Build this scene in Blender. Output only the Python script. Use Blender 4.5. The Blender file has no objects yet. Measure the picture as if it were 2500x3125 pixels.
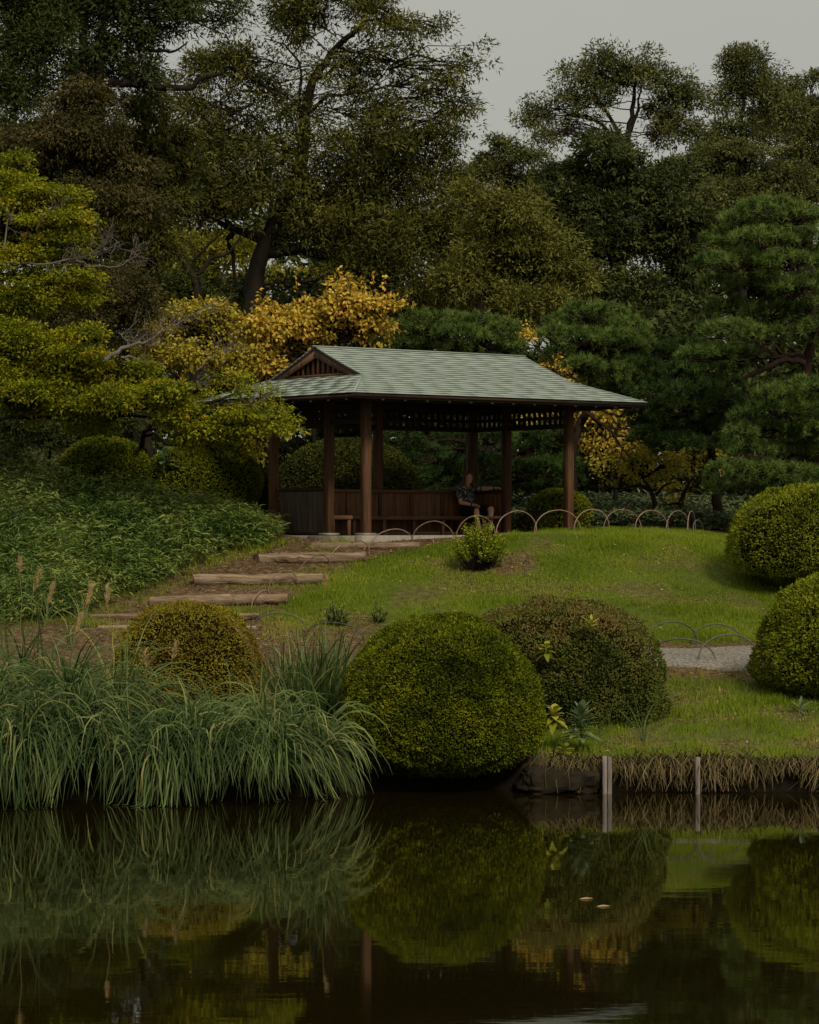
import bpy, bmesh, math, random
import numpy as np
from mathutils import Vector, Matrix

# ------------------------------------------------------------------ camera
F_PX, HORIZON, EYE = 8854.0, 1615.0, 3.24      # pixels of the 2500-wide photograph, metres above the pond
scene = bpy.context.scene
col = scene.collection
cam_d = bpy.data.cameras.new('camera')
cam_d.lens = 85.0
cam_d.sensor_fit = 'HORIZONTAL'
cam_d.sensor_width = 24.0
cam_d.clip_start = 0.5
cam_d.clip_end = 6000.0
cam = bpy.data.objects.new('camera', cam_d)
cam.location = (0, 0, EYE)
cam.rotation_euler = (math.pi / 2 + math.atan((HORIZON - 1562.5) / F_PX), 0, 0)
col.objects.link(cam)
scene.camera = cam

# ------------------------------------------------------------------ sky: even overcast, CIE gradient
SUN_EL, SUN_AZ = math.radians(38), math.radians(156)     # azimuth clockwise from +Y: behind the camera, to the right
world = bpy.data.worlds.new('World')
scene.world = world
world.use_nodes = True
wn, wl = world.node_tree.nodes, world.node_tree.links
wn.clear()
w_out = wn.new('ShaderNodeOutputWorld')
w_bg = wn.new('ShaderNodeBackground')
w_bg.inputs['Strength'].default_value = 0.1
sky = wn.new('ShaderNodeTexSky')
sky.sky_type = 'NISHITA'
sky.sun_disc = False
sky.sun_elevation = SUN_EL
sky.sun_rotation = SUN_AZ
w_tc = wn.new('ShaderNodeTexCoord')
w_sep = wn.new('ShaderNodeSeparateXYZ')
w_map = wn.new('ShaderNodeMapRange')
w_map.inputs['From Min'].default_value = 0.0
w_map.inputs['From Max'].default_value = 1.0
w_map.inputs['To Min'].default_value = 0.235
w_map.inputs['To Max'].default_value = 0.70
w_noise = wn.new('ShaderNodeTexNoise')
w_noise.inputs['Scale'].default_value = 3.2
w_noise.inputs['Detail'].default_value = 4
w_nm = wn.new('ShaderNodeMapRange')
w_nm.inputs['To Min'].default_value = 0.74
w_nm.inputs['To Max'].default_value = 1.26
w_mul = wn.new('ShaderNodeMath'); w_mul.operation = 'MULTIPLY'
w_col = wn.new('ShaderNodeVectorMath'); w_col.operation = 'SCALE'
w_col.inputs[0].default_value = (6.9, 6.65, 5.6)
w_mix = wn.new('ShaderNodeMix'); w_mix.data_type = 'RGBA'
w_mix.inputs['Factor'].default_value = 0.06
wl.new(w_tc.outputs['Generated'], w_sep.inputs[0])
wl.new(w_tc.outputs['Generated'], w_noise.inputs['Vector'])
wl.new(w_sep.outputs['Z'], w_map.inputs['Value'])
wl.new(w_noise.outputs['Fac'], w_nm.inputs['Value'])
wl.new(w_map.outputs[0], w_mul.inputs[0])
wl.new(w_nm.outputs[0], w_mul.inputs[1])
wl.new(w_mul.outputs[0], w_col.inputs['Scale'])
wl.new(w_col.outputs[0], w_mix.inputs['A'])
wl.new(sky.outputs[0], w_mix.inputs['B'])
wl.new(w_mix.outputs['Result'], w_bg.inputs['Color'])
wl.new(w_bg.outputs[0], w_out.inputs['Surface'])

sun_d = bpy.data.lights.new('sun', 'SUN')
sun_d.energy = 1.5
sun_d.angle = math.radians(13)
sun_d.color = (1.0, 0.90, 0.74)
sun = bpy.data.objects.new('sun', sun_d)
sun_dir = Vector((math.sin(SUN_AZ) * math.cos(SUN_EL), math.cos(SUN_AZ) * math.cos(SUN_EL), math.sin(SUN_EL)))
sun.rotation_euler = sun_dir.to_track_quat('Z', 'Y').to_euler()
sun.location = (20, -20, 40)
col.objects.link(sun)

vs = scene.view_settings
vs.view_transform = 'Standard'
vs.look = 'None'
vs.exposure = 0.95
vs.gamma = 1.0
vs.use_curve_mapping = False
scene.cycles.use_denoising = True
scene.cycles.max_bounces = 6
scene.cycles.diffuse_bounces = 3
scene.cycles.glossy_bounces = 3
scene.cycles.transmission_bounces = 3
scene.cycles.transparent_max_bounces = 4
scene.cycles.caustics_reflective = False
scene.cycles.caustics_refractive = False

# ------------------------------------------------------------------ helpers
def P(px, py, Y):
    """a photo pixel at depth Y as a point"""
    return np.array([(px - 1250.0) / F_PX * Y, Y, EYE + (HORIZON - py) / F_PX * Y])

def proj(V):
    return 1250.0 + F_PX * V[:, 0] / V[:, 1], HORIZON - F_PX * (V[:, 2] - EYE) / V[:, 1]

def hash3(i, j, k, seed):
    n = (i * 374761393 + j * 668265263 + k * 1274126177 + seed * 974634777) & 0xFFFFFFFF
    n = ((n ^ (n >> 13)) * 1274126177) & 0xFFFFFFFF
    return ((n ^ (n >> 16)) & 0xFFFF) / 65535.0

def vnoise(Pn, scale=1.0, seed=0):
    """value noise 0..1 on (n,3) points"""
    q = np.asarray(Pn, dtype=np.float64) * scale
    f = np.floor(q)
    t = q - f
    t = t * t * (3 - 2 * t)
    i, j, k = (f[:, a].astype(np.int64) for a in range(3))
    r = 0
    for a in (0, 1):
        wa = t[:, 0] if a else 1 - t[:, 0]
        for b in (0, 1):
            wb = t[:, 1] if b else 1 - t[:, 1]
            for c in (0, 1):
                wc = t[:, 2] if c else 1 - t[:, 2]
                r = r + wa * wb * wc * hash3(i + a, j + b, k + c, seed)
    return r

def unit(v):
    return v / np.maximum(np.linalg.norm(v, axis=-1, keepdims=True), 1e-9)

def np_mesh(name, V, Fs, rnd=None, smooth=False):
    """Fs: one (m,k) index array or a list of them"""
    if not isinstance(Fs, (list, tuple)):
        Fs = [Fs]
    Fs = [np.asarray(f, dtype=np.int32) for f in Fs if len(f)]
    me = bpy.data.meshes.new(name)
    V = np.asarray(V, dtype=np.float32)
    me.vertices.add(len(V))
    me.vertices.foreach_set('co', V.ravel())
    idx = np.concatenate([f.ravel() for f in Fs])
    tot = np.concatenate([np.full(len(f), f.shape[1], dtype=np.int32) for f in Fs])
    start = np.concatenate([[0], np.cumsum(tot)[:-1]]).astype(np.int32)
    me.loops.add(len(idx))
    me.loops.foreach_set('vertex_index', idx)
    me.polygons.add(len(tot))
    me.polygons.foreach_set('loop_start', start)
    if smooth:
        me.polygons.foreach_set('use_smooth', np.ones(len(tot), dtype=bool))
    if rnd is not None:
        a = me.attributes.new('rnd', 'FLOAT', 'POINT')
        a.data.foreach_set('value', np.asarray(rnd, dtype=np.float32))
    me.update(calc_edges=True)
    return me

def obj(name, me, mat, parent=None, base=None):
    o = bpy.data.objects.new(name, me)
    col.objects.link(o)
    if mat is not None:
        me.materials.append(mat)
    if parent is not None:
        o.parent = parent
    if base is not None:
        o.location = base
    return o

def tag(o, label=None, cat=None, group=None, kind=None):
    for k, v in (('label', label), ('category', cat), ('group', group), ('kind', kind)):
        if v:
            o[k] = v
    return o

def thing(name, label, cat, loc, rz=0.0, group=None):
    o = bpy.data.objects.new(name, None)
    o.empty_display_size = 0.2
    o.location = loc
    o.rotation_euler = (0, 0, rz)
    col.objects.link(o)
    return tag(o, label, cat, group)

class Bag:
    """collects pieces of geometry for ONE mesh"""
    def __init__(self):
        self.V, self.F, self.R, self.n = [], {}, [], 0
    def add(self, V, Fc, rnd=0.5):
        V = np.asarray(V, dtype=np.float64)
        Fc = np.asarray(Fc, dtype=np.int64)
        self.V.append(V)
        self.F.setdefault(Fc.shape[1], []).append(Fc + self.n)
        self.R.append(np.broadcast_to(np.asarray(rnd, dtype=np.float64), (len(V),)))
        self.n += len(V)
    def mesh(self, name, base=(0, 0, 0), smooth=False):
        V = np.concatenate(self.V) - np.asarray(base, dtype=np.float64)
        return np_mesh(name, V, [np.concatenate(f) for f in self.F.values()], np.concatenate(self.R), smooth)

BOXF = np.array([[0, 3, 2, 1], [4, 5, 6, 7], [0, 1, 5, 4], [1, 2, 6, 5], [2, 3, 7, 6], [3, 0, 4, 7]])
def box_v(x0, x1, y0, y1, z0, z1):
    return np.array([[x0, y0, z0], [x1, y0, z0], [x1, y1, z0], [x0, y1, z0],
                     [x0, y0, z1], [x1, y0, z1], [x1, y1, z1], [x0, y1, z1]], dtype=float)

def bev_box(name, x0, x1, y0, y1, z0, z1, bev=0.006, segs=1):
    me = np_mesh(name, box_v(x0, x1, y0, y1, z0, z1), BOXF)
    bm = bmesh.new(); bm.from_mesh(me)
    bmesh.ops.bevel(bm, geom=bm.edges[:], offset=bev, segments=segs, affect='EDGES')
    bm.to_mesh(me); bm.free()
    return me

def tube(pts, rad, sides=6, cap=True):
    pts = np.asarray(pts, dtype=float)
    n = len(pts)
    rad = np.broadcast_to(np.asarray(rad, dtype=float), (n,))
    d = np.gradient(pts, axis=0)
    d = unit(d)
    ref = np.array([0.0, 0.0, 1.0]) if abs(d[:, 2]).mean() < 0.8 else np.array([1.0, 0.0, 0.0])
    a = unit(np.cross(d, ref))
    b = np.cross(d, a)
    th = np.arange(sides) * 2 * np.pi / sides
    V = pts[:, None, :] + rad[:, None, None] * (np.cos(th)[None, :, None] * a[:, None, :] + np.sin(th)[None, :, None] * b[:, None, :])
    V = V.reshape(-1, 3)
    i = np.arange(n - 1)[:, None] * sides
    j = np.arange(sides)[None, :]
    jn = (j + 1) % sides
    Fq = np.stack([i + j, i + jn, i + sides + jn, i + sides + j], -1).reshape(-1, 4)
    return V, Fq

def bez(a, b, sag=0.0, wob=0.0, rng=None, n=7):
    """curved limb from a to b, arching by sag and wobbling"""
    t = np.linspace(0, 1, n)[:, None]
    p = a + (b - a) * t
    p[:, 2] += (sag * 4 * t * (1 - t))[:, 0]
    if wob and rng is not None:
        w = rng.normal(0, wob, (n, 3)); w[0] = 0; w[-1] = 0
        p = p + w
    return p

# ------------------------------------------------------------------ materials
def new_mat(name):
    m = bpy.data.materials.new(name)
    m.use_nodes = True
    nt = m.node_tree
    nt.nodes.clear()
    out = nt.nodes.new('ShaderNodeOutputMaterial')
    return m, nt, out

def nd(nt, t, **kw):
    n = nt.nodes.new(t)
    for k, v in kw.items():
        if k.startswith('i_'):
            n.inputs[k[2:].replace('_', ' ')].default_value = v
        else:
            setattr(n, k, v)
    return n

def ramp(nt, stops, interp='LINEAR'):
    r = nt.nodes.new('ShaderNodeValToRGB')
    cr = r.color_ramp
    cr.interpolation = interp
    while len(cr.elements) < len(stops):
        cr.elements.new(0.5)
    for e, (p, c) in zip(cr.elements, stops):
        e.position = p
        e.color = (*c, 1)
    return r

def leaf_mat(name, stops, trans=0.18, rough=0.6, spec=0.10, noise=1.2, k=(1.7, 1.5, 1.05)):
    """foliage coloured leaf by leaf from the 'rnd' attribute, with a slow drift over the plant"""
    stops = [(q, tuple(a * b for a, b in zip(c, k))) for q, c in stops]
    m, nt, out = new_mat(name)
    at = nd(nt, 'ShaderNodeAttribute', attribute_name='rnd')
    geo = nd(nt, 'ShaderNodeNewGeometry')
    nz = nd(nt, 'ShaderNodeTexNoise', i_Scale=noise, i_Detail=2.0)
    nt.links.new(geo.outputs['Position'], nz.inputs['Vector'])
    mr = nd(nt, 'ShaderNodeMapRange')
    mr.inputs['From Min'].default_value = 0.3
    mr.inputs['From Max'].default_value = 0.7
    mr.inputs['To Min'].default_value = -0.18
    mr.inputs['To Max'].default_value = 0.18
    nt.links.new(nz.outputs['Fac'], mr.inputs['Value'])
    ad = nd(nt, 'ShaderNodeMath', operation='ADD', use_clamp=True)
    nt.links.new(at.outputs['Fac'], ad.inputs[0])
    nt.links.new(mr.outputs[0], ad.inputs[1])
    r = ramp(nt, stops)
    nt.links.new(ad.outputs[0], r.inputs[0])
    bs = nd(nt, 'ShaderNodeBsdfPrincipled', i_Roughness=rough)
    bs.inputs['Specular IOR Level'].default_value = spec
    nt.links.new(r.outputs[0], bs.inputs['Base Color'])
    tr = nd(nt, 'ShaderNodeBsdfTranslucent')
    nt.links.new(r.outputs[0], tr.inputs['Color'])
    mx = nd(nt, 'ShaderNodeMixShader', i_Fac=trans)
    nt.links.new(bs.outputs[0], mx.inputs[1])
    nt.links.new(tr.outputs[0], mx.inputs[2])
    nt.links.new(mx.outputs[0], out.inputs['Surface'])
    return m

def noisy_mat(name, stops, scale=(4, 4, 4), detail=6, rough=0.8, bump=0.3, bscale=None, bdist=0.01, spec=0.25, rnd_obj=0.0, coord='Object', rough2=0.55):
    m, nt, out = new_mat(name)
    tc = nd(nt, 'ShaderNodeTexCoord')
    mp = nd(nt, 'ShaderNodeMapping')
    mp.inputs['Scale'].default_value = scale
    nt.links.new(tc.outputs[coord], mp.inputs['Vector'])
    oi = nd(nt, 'ShaderNodeObjectInfo')
    sc_ = nd(nt, 'ShaderNodeVectorMath', operation='SCALE')
    cmb = nd(nt, 'ShaderNodeCombineXYZ')
    for a in range(3):
        nt.links.new(oi.outputs['Random'], cmb.inputs[a])
    nt.links.new(cmb.outputs[0], sc_.inputs[0]); sc_.inputs['Scale'].default_value = 37.0
    av = nd(nt, 'ShaderNodeVectorMath', operation='ADD')
    nt.links.new(mp.outputs[0], av.inputs[0]); nt.links.new(sc_.outputs[0], av.inputs[1])
    nz = nd(nt, 'ShaderNodeTexNoise', i_Scale=1.0, i_Detail=float(detail), i_Roughness=0.6)
    nt.links.new(av.outputs[0], nz.inputs['Vector'])
    fac = nz.outputs['Fac']
    if rnd_obj:
        ad = nd(nt, 'ShaderNodeMath', operation='MULTIPLY_ADD')
        nt.links.new(oi.outputs['Random'], ad.inputs[0])
        ad.inputs[1].default_value = rnd_obj
        sb = nd(nt, 'ShaderNodeMath', operation='SUBTRACT')
        nt.links.new(fac, sb.inputs[0]); sb.inputs[1].default_value = rnd_obj / 2
        nt.links.new(sb.outputs[0], ad.inputs[2])
        fac = ad.outputs[0]
    r = ramp(nt, stops)
    nt.links.new(fac, r.inputs[0])
    bs = nd(nt, 'ShaderNodeBsdfPrincipled', i_Roughness=rough)
    bs.inputs['Specular IOR Level'].default_value = spec
    nt.links.new(r.outputs[0], bs.inputs['Base Color'])
    if bump:
        nb = nd(nt, 'ShaderNodeTexNoise', i_Scale=2.5, i_Detail=5.0)
        nt.links.new(av.outputs[0], nb.inputs['Vector'])
        b = nd(nt, 'ShaderNodeBump', i_Strength=bump, i_Distance=bdist)
        nt.links.new(nb.outputs['Fac'], b.inputs['Height'])
        nt.links.new(b.outputs[0], bs.inputs['Normal'])
    nt.links.new(bs.outputs[0], out.inputs['Surface'])
    return m

M = {}
M['bark'] = noisy_mat('bark', [(0.3, (0.006, 0.005, 0.004)), (0.7, (0.022, 0.016, 0.011))], (6, 6, 2), bump=0.6, bdist=0.03, spec=0.1)
M['bark_pine'] = noisy_mat('bark_pine', [(0.3, (0.008, 0.005, 0.003)), (0.7, (0.030, 0.017, 0.011))], (8, 8, 4), bump=0.8, bdist=0.03, spec=0.1)
M['bark_grey'] = noisy_mat('bark_grey', [(0.3, (0.07, 0.055, 0.045)), (0.7, (0.17, 0.14, 0.12))], (6, 6, 3), bump=0.4)
M['twigs'] = noisy_mat('bush_inner_shade', [(0.3, (0.006, 0.005, 0.002)), (0.7, (0.014, 0.011, 0.005))], (9, 9, 9), bump=0.5, bdist=0.04, spec=0.0, rough=1.0)  # near-black: inner shade of the clipped bushes put into the core's colour
M['wood'] = noisy_mat('dark_stained_wood', [(0.25, (0.030, 0.014, 0.007)), (0.55, (0.095, 0.045, 0.020)), (0.8, (0.165, 0.088, 0.044))], (22, 22, 1.6), bump=0.35, bdist=0.004, rough=0.65, rnd_obj=0.25)
M['wood_h'] = noisy_mat('dark_stained_rail', [(0.25, (0.045, 0.021, 0.010)), (0.55, (0.120, 0.056, 0.025)), (0.8, (0.19, 0.10, 0.05))], (1.6, 22, 22), bump=0.35, bdist=0.004, rough=0.6, rnd_obj=0.25)
M['wood_dark'] = noisy_mat('dark_brown_wood', [(0.3, (0.010, 0.006, 0.004)), (0.7, (0.034, 0.019, 0.011))], (3, 14, 14), bump=0.3, bdist=0.004, rough=0.7)  # near-black brown for frieze, roof frame and side rails
M['panel'] = noisy_mat('panel_boards', [(0.3, (0.070, 0.032, 0.014)), (0.7, (0.21, 0.098, 0.042))], (12, 12, 1.5), bump=0.3, bdist=0.003, rough=0.65)
M['panel_out'] = noisy_mat('weathered_panel', [(0.3, (0.035, 0.027, 0.020)), (0.7, (0.085, 0.066, 0.050))], (10, 10, 2.0), bump=0.3, bdist=0.003, rough=0.8)
M['copper'] = noisy_mat('patina_copper', [(0.2, (0.175, 0.208, 0.178)), (0.5, (0.215, 0.252, 0.216)), (0.8, (0.258, 0.292, 0.250))], (0.7, 0.7, 2.0), bump=0.12, bdist=0.003, rough=0.62, rnd_obj=0.07, spec=0.3)
M['copper_edge'] = noisy_mat('patina_edge', [(0.3, (0.07, 0.085, 0.07)), (0.7, (0.14, 0.16, 0.13))], (3, 3, 3), bump=0.2, rough=0.7)
M['white_paint'] = noisy_mat('chalky_paint', [(0.3, (0.35, 0.32, 0.26)), (0.7, (0.6, 0.57, 0.5))], (30, 30, 30), bump=0.1)
M['stone'] = noisy_mat('kerb_stone', [(0.3, (0.13, 0.11, 0.085)), (0.7, (0.27, 0.235, 0.185))], (5, 5, 5), bump=0.5, bdist=0.01, rnd_obj=0.2)
M['rock'] = noisy_mat('dark_rock', [(0.3, (0.007, 0.006, 0.004)), (0.7, (0.028, 0.022, 0.014))], (3, 3, 3), bump=0.9, bdist=0.03, spec=0.03, rough=1.0)
M['log'] = noisy_mat('weathered_log', [(0.25, (0.055, 0.033, 0.018)), (0.5, (0.19, 0.132, 0.082)), (0.8, (0.36, 0.275, 0.185))], (1.6, 24, 24), bump=1.0, bdist=0.02, rough=0.9, rnd_obj=0.2)
M['stake'] = noisy_mat('bleached_stake', [(0.25, (0.06, 0.048, 0.040)), (0.55, (0.165, 0.140, 0.120)), (0.85, (0.27, 0.235, 0.21))], (26, 26, 3), bump=0.6, bdist=0.006, rough=0.9)
M['hoop'] = noisy_mat('bamboo_hoop', [(0.3, (0.085, 0.052, 0.034)), (0.6, (0.19, 0.125, 0.085)), (0.8, (0.28, 0.20, 0.15))], (12, 12, 12), bump=0.2, rough=0.55, rnd_obj=0.3)
M['hoop_dark'] = noisy_mat('dark_metal_hoop', [(0.3, (0.030, 0.028, 0.022)), (0.7, (0.10, 0.092, 0.075))], (12, 12, 12), bump=0.2, rough=0.5, rnd_obj=0.3)

def G3(a, b, c, d=None):
    return [(0.0, a), (0.5, b), (1.0, c)] if d is None else [(0.0, a), (0.35, b), (0.7, c), (1.0, d)]
M['leaf_dark'] = leaf_mat('evergreen_leaves', G3((0.008, 0.014, 0.004), (0.024, 0.036, 0.010), (0.055, 0.068, 0.020)), k=(1.5, 1.38, 0.95))
M['leaf_olive'] = leaf_mat('olive_leaves', G3((0.014, 0.017, 0.004), (0.044, 0.046, 0.010), (0.098, 0.090, 0.022)), k=(1.45, 1.45, 1.0))
M['leaf_yolive'] = leaf_mat('yellowing_leaves', G3((0.035, 0.038, 0.008), (0.090, 0.088, 0.018), (0.165, 0.140, 0.034)), k=(1.15, 1.22, 0.95))
M['leaf_brown'] = leaf_mat('bronze_leaves', G3((0.012, 0.014, 0.005), (0.036, 0.036, 0.013), (0.075, 0.060, 0.026)), k=(1.5, 1.4, 1.05))
M['leaf_camphor'] = leaf_mat('camphor_leaves', G3((0.007, 0.012, 0.005), (0.022, 0.032, 0.011), (0.056, 0.066, 0.022)), k=(1.9, 1.75, 1.2))
M['leaf_far'] = leaf_mat('far_leaves', G3((0.022, 0.027, 0.010), (0.055, 0.060, 0.020), (0.095, 0.092, 0.036)), k=(1.5, 1.55, 1.15))
M['leaf_maple'] = leaf_mat('maple_leaves', [(0.0, (0.032, 0.042, 0.003)), (0.45, (0.098, 0.110, 0.006)), (0.85, (0.165, 0.160, 0.010)), (1.0, (0.22, 0.145, 0.012))], trans=0.32, k=(1.7, 1.72, 1.1))
M['leaf_maple_red'] = leaf_mat('turning_leaves', G3((0.10, 0.04, 0.01), (0.17, 0.06, 0.014), (0.22, 0.10, 0.02)), trans=0.35, k=(1.0, 1.0, 1.0))
M['leaf_gold'] = leaf_mat('golden_leaves', [(0.0, (0.090, 0.070, 0.010)), (0.4, (0.245, 0.185, 0.030)), (0.85, (0.37, 0.275, 0.055)), (1.0, (0.32, 0.165, 0.03))], trans=0.3, k=(1.75, 1.62, 1.2))
M['leaf_lime'] = leaf_mat('lime_leaves', G3((0.080, 0.078, 0.010), (0.20, 0.178, 0.024), (0.31, 0.26, 0.05)), trans=0.3, k=(1.75, 1.65, 1.2))
M['leaf_back'] = leaf_mat('backlit_leaves', G3((0.035, 0.048, 0.006), (0.10, 0.115, 0.014), (0.19, 0.175, 0.025)), trans=0.45)
M['needle'] = leaf_mat('pine_needles', G3((0.008, 0.017, 0.006), (0.026, 0.048, 0.015), (0.070, 0.098, 0.030)), trans=0.1, k=(1.55, 1.65, 1.2))
M['needle_light'] = leaf_mat('fresh_pine_needles', G3((0.015, 0.027, 0.008), (0.048, 0.072, 0.018), (0.110, 0.135, 0.040)), trans=0.1, k=(1.55, 1.65, 1.2))
M['azalea'] = leaf_mat('clipped_azalea', G3((0.012, 0.021, 0.001), (0.052, 0.068, 0.003), (0.122, 0.128, 0.006)), trans=0.2, noise=2.2, k=(1.72, 1.66, 1.05))
M['azalea_red'] = leaf_mat('bronzed_azalea', G3((0.035, 0.020, 0.006), (0.082, 0.066, 0.010), (0.115, 0.112, 0.012), (0.15, 0.135, 0.014)), trans=0.2, noise=2.2)
M['azalea_brown'] = leaf_mat('browned_azalea', G3((0.020, 0.030, 0.005), (0.054, 0.066, 0.012), (0.095, 0.082, 0.026), (0.115, 0.070, 0.032)), trans=0.2, noise=1.6, k=(1.4, 1.5, 1.05))
M['azalea_light'] = leaf_mat('fresh_azalea', G3((0.026, 0.034, 0.002), (0.085, 0.102, 0.007), (0.165, 0.175, 0.014)), trans=0.25, noise=2.2, k=(1.52, 1.52, 1.05))
M['shrub_bright'] = leaf_mat('bright_shrub', G3((0.03, 0.055, 0.004), (0.11, 0.16, 0.012), (0.22, 0.26, 0.028)), trans=0.3)
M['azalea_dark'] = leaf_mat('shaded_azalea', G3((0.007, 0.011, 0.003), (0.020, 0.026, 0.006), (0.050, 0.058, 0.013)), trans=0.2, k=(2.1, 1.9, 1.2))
M['sasa'] = leaf_mat('bamboo_grass_leaves', G3((0.010, 0.026, 0.008), (0.040, 0.075, 0.020), (0.095, 0.135, 0.042), (0.165, 0.165, 0.06)), trans=0.25, noise=0.8, k=(1.75, 1.65, 1.15))
M['groundcover'] = leaf_mat('groundcover_leaves', G3((0.012, 0.022, 0.012), (0.036, 0.056, 0.032), (0.085, 0.11, 0.066)), trans=0.2)
M['silver'] = leaf_mat('silver_grass_blades', [(0.0, (0.010, 0.020, 0.005)), (0.45, (0.044, 0.068, 0.022)), (0.85, (0.140, 0.170, 0.075)), (1.0, (0.24, 0.21, 0.09))], trans=0.2, noise=0.9, k=(0.86, 0.95, 0.68))
M['plume'] = leaf_mat('seed_plumes', G3((0.14, 0.10, 0.05), (0.25, 0.19, 0.10), (0.34, 0.25, 0.14)), trans=0.3, k=(1.7, 1.6, 1.4))
M['straw'] = leaf_mat('hanging_roots', [(0.0, (0.030, 0.036, 0.008)), (0.3, (0.045, 0.040, 0.012)), (0.65, (0.095, 0.072, 0.030)), (1.0, (0.20, 0.155, 0.075))], trans=0.15, k=(1.1, 1.05, 1.0))
M['lawn'] = leaf_mat('lawn_blades', G3((0.046, 0.068, 0.004), (0.100, 0.140, 0.009), (0.150, 0.185, 0.018), (0.21, 0.18, 0.06)), trans=0.25, noise=0.55, k=(1.3, 1.3, 0.95))
M['drygrass'] = leaf_mat('dry_litter', G3((0.06, 0.036, 0.018), (0.19, 0.125, 0.065), (0.33, 0.24, 0.135)), trans=0.1, k=(1.2, 1.15, 1.0))
M['herb'] = leaf_mat('broad_herb_leaves', G3((0.045, 0.078, 0.034), (0.11, 0.155, 0.075), (0.17, 0.21, 0.105)), trans=0.25, k=(1.2, 1.2, 1.1))
M['herb_lime'] = leaf_mat('pale_herb_leaves', G3((0.07, 0.10, 0.012), (0.15, 0.18, 0.025), (0.25, 0.25, 0.05)), trans=0.3)
# ------------------------------------------------------------------ terrain
CTRL = [  # photo x, photo y, depth of points on the ground
 (-900, 2320, 34.6), (0, 2325, 34.5), (600, 2322, 34.6), (1200, 2318, 35.3), (1840, 2312, 36.1), (2500, 2312, 36.1), (3300, 2312, 36.1),
 (-900, 2230, 37.5), (0, 2230, 37.5), (600, 2225, 37.6), (1300, 2200, 38.3), (1900, 2180, 38.8), (2500, 2180, 38.8), (3300, 2180, 38.8),
 (1900, 2075, 41.1), (2500, 2075, 41.1), (0, 2110, 40.3), (600, 2100, 40.6), (1200, 2085, 40.9),
 (-900, 2030, 42.2), (0, 2032, 42.0), (600, 2032, 42.0), (1200, 2032, 42.0), (2000, 2032, 42.0), (2600, 2032, 42.0), (3300, 2032, 42.0),
 (-900, 1975, 44.2), (0, 1975, 44.2), (600, 1975, 44.2), (1200, 1975, 44.2), (2000, 1975, 44.3), (2600, 1975, 44.3), (3300, 1975, 44.3),
 (0, 1900, 45.2), (250, 1893, 45.7), (550, 1890, 46.2), (760, 1893, 46.0), (1100, 1895, 45.9), (1600, 1900, 45.8), (2100, 1902, 45.8), (2600, 1905, 46.0), (3300, 1920, 46.0),
 (450, 1835, 47.0), (670, 1835, 47.1), (880, 1835, 47.1), (1300, 1810, 47.5), (1900, 1800, 47.6), (2400, 1830, 47.4), (3300, 1860, 47.4),
 (590, 1768, 48.2), (780, 1770, 48.2), (985, 1768, 48.2), (1300, 1720, 49.1), (1900, 1705, 49.4), (2400, 1770, 49.0), (3300, 1820, 49.0),
 (783, 1703, 49.3), (950, 1703, 49.4), (1115, 1700, 49.5), (955, 1668, 50.1), (1120, 1668, 50.2), (1280, 1664, 50.3),
 (1450, 1668, 50.2), (1900, 1655, 50.5), (2200, 1672, 50.4), (2500, 1735, 50.5), (3300, 1800, 50.5),
 (1300, 1650, 50.8), (1550, 1636, 51.3), (1900, 1627, 51.7), (2150, 1640, 51.7), (1550, 1632, 53.0), (1800, 1622, 53.5), (2150, 1632, 53.5), (2500, 1700, 53.5), (3300, 1760, 53.5),
 (1100, 1650, 51.2), (1000, 1650, 52.0), (1000, 1640, 53.5), (1300, 1638, 53.5), (1300, 1630, 56.0), (1700, 1622, 56.0), (2150, 1620, 56.5), (2600, 1650, 57.0),
 (600, 1728, 48.8), (880, 1650, 50.6), (870, 1632, 52.0), (830, 1615, 53.5), (700, 1650, 51.0), (400, 1720, 49.3), (0, 1700, 49.5), (-900, 1680, 49.5),
 (0, 1560, 52.0), (350, 1585, 52.2), (600, 1590, 53.0), (-900, 1500, 52.0), (0, 1450, 55.0), (350, 1470, 55.5), (650, 1530, 55.5), (-900, 1380, 55.0),
 (0, 1390, 58.5), (350, 1430, 59.0), (700, 1520, 59.0), (1050, 1600, 59.0), (1500, 1600, 60.0), (1900, 1590, 60.0), (2400, 1610, 60.0), (-900, 1330, 58.5),
 (0, 1360, 64.0), (700, 1460, 64.0), (1300, 1540, 64.0), (1900, 1540, 64.0), (2500, 1560, 64.0),
]
CP = np.array([P(*c) for c in CTRL])
def _phi(r2):
    return 0.5 * r2 * np.log(np.maximum(r2, 1e-12))
_n = len(CP)
_d2 = ((CP[:, None, :2] - CP[None, :, :2]) ** 2).sum(-1)
_A = np.zeros((_n + 3, _n + 3))
_A[:_n, :_n] = _phi(_d2) + np.eye(_n) * 0.35
_A[:_n, _n] = 1; _A[:_n, _n + 1:] = CP[:, :2]
_A[_n, :_n] = 1; _A[_n + 1:, :_n] = CP[:, :2].T
_W = np.linalg.solve(_A, np.concatenate([CP[:, 2], [0, 0, 0]]))

def bank(X):
    X = np.asarray(X, dtype=float)
    return np.interp(X, [-60, -5.5, -2.6, -1.3, -0.7, 0.4, 1.2, 1.7, 9, 60], [34.4, 34.7, 34.8, 35.1, 36.0, 36.3, 36.15, 35.88, 35.86, 34]) + 0.05 * np.sin(X * 2.3) + 0.025 * np.sin(X * 7.1 + 1)

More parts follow.
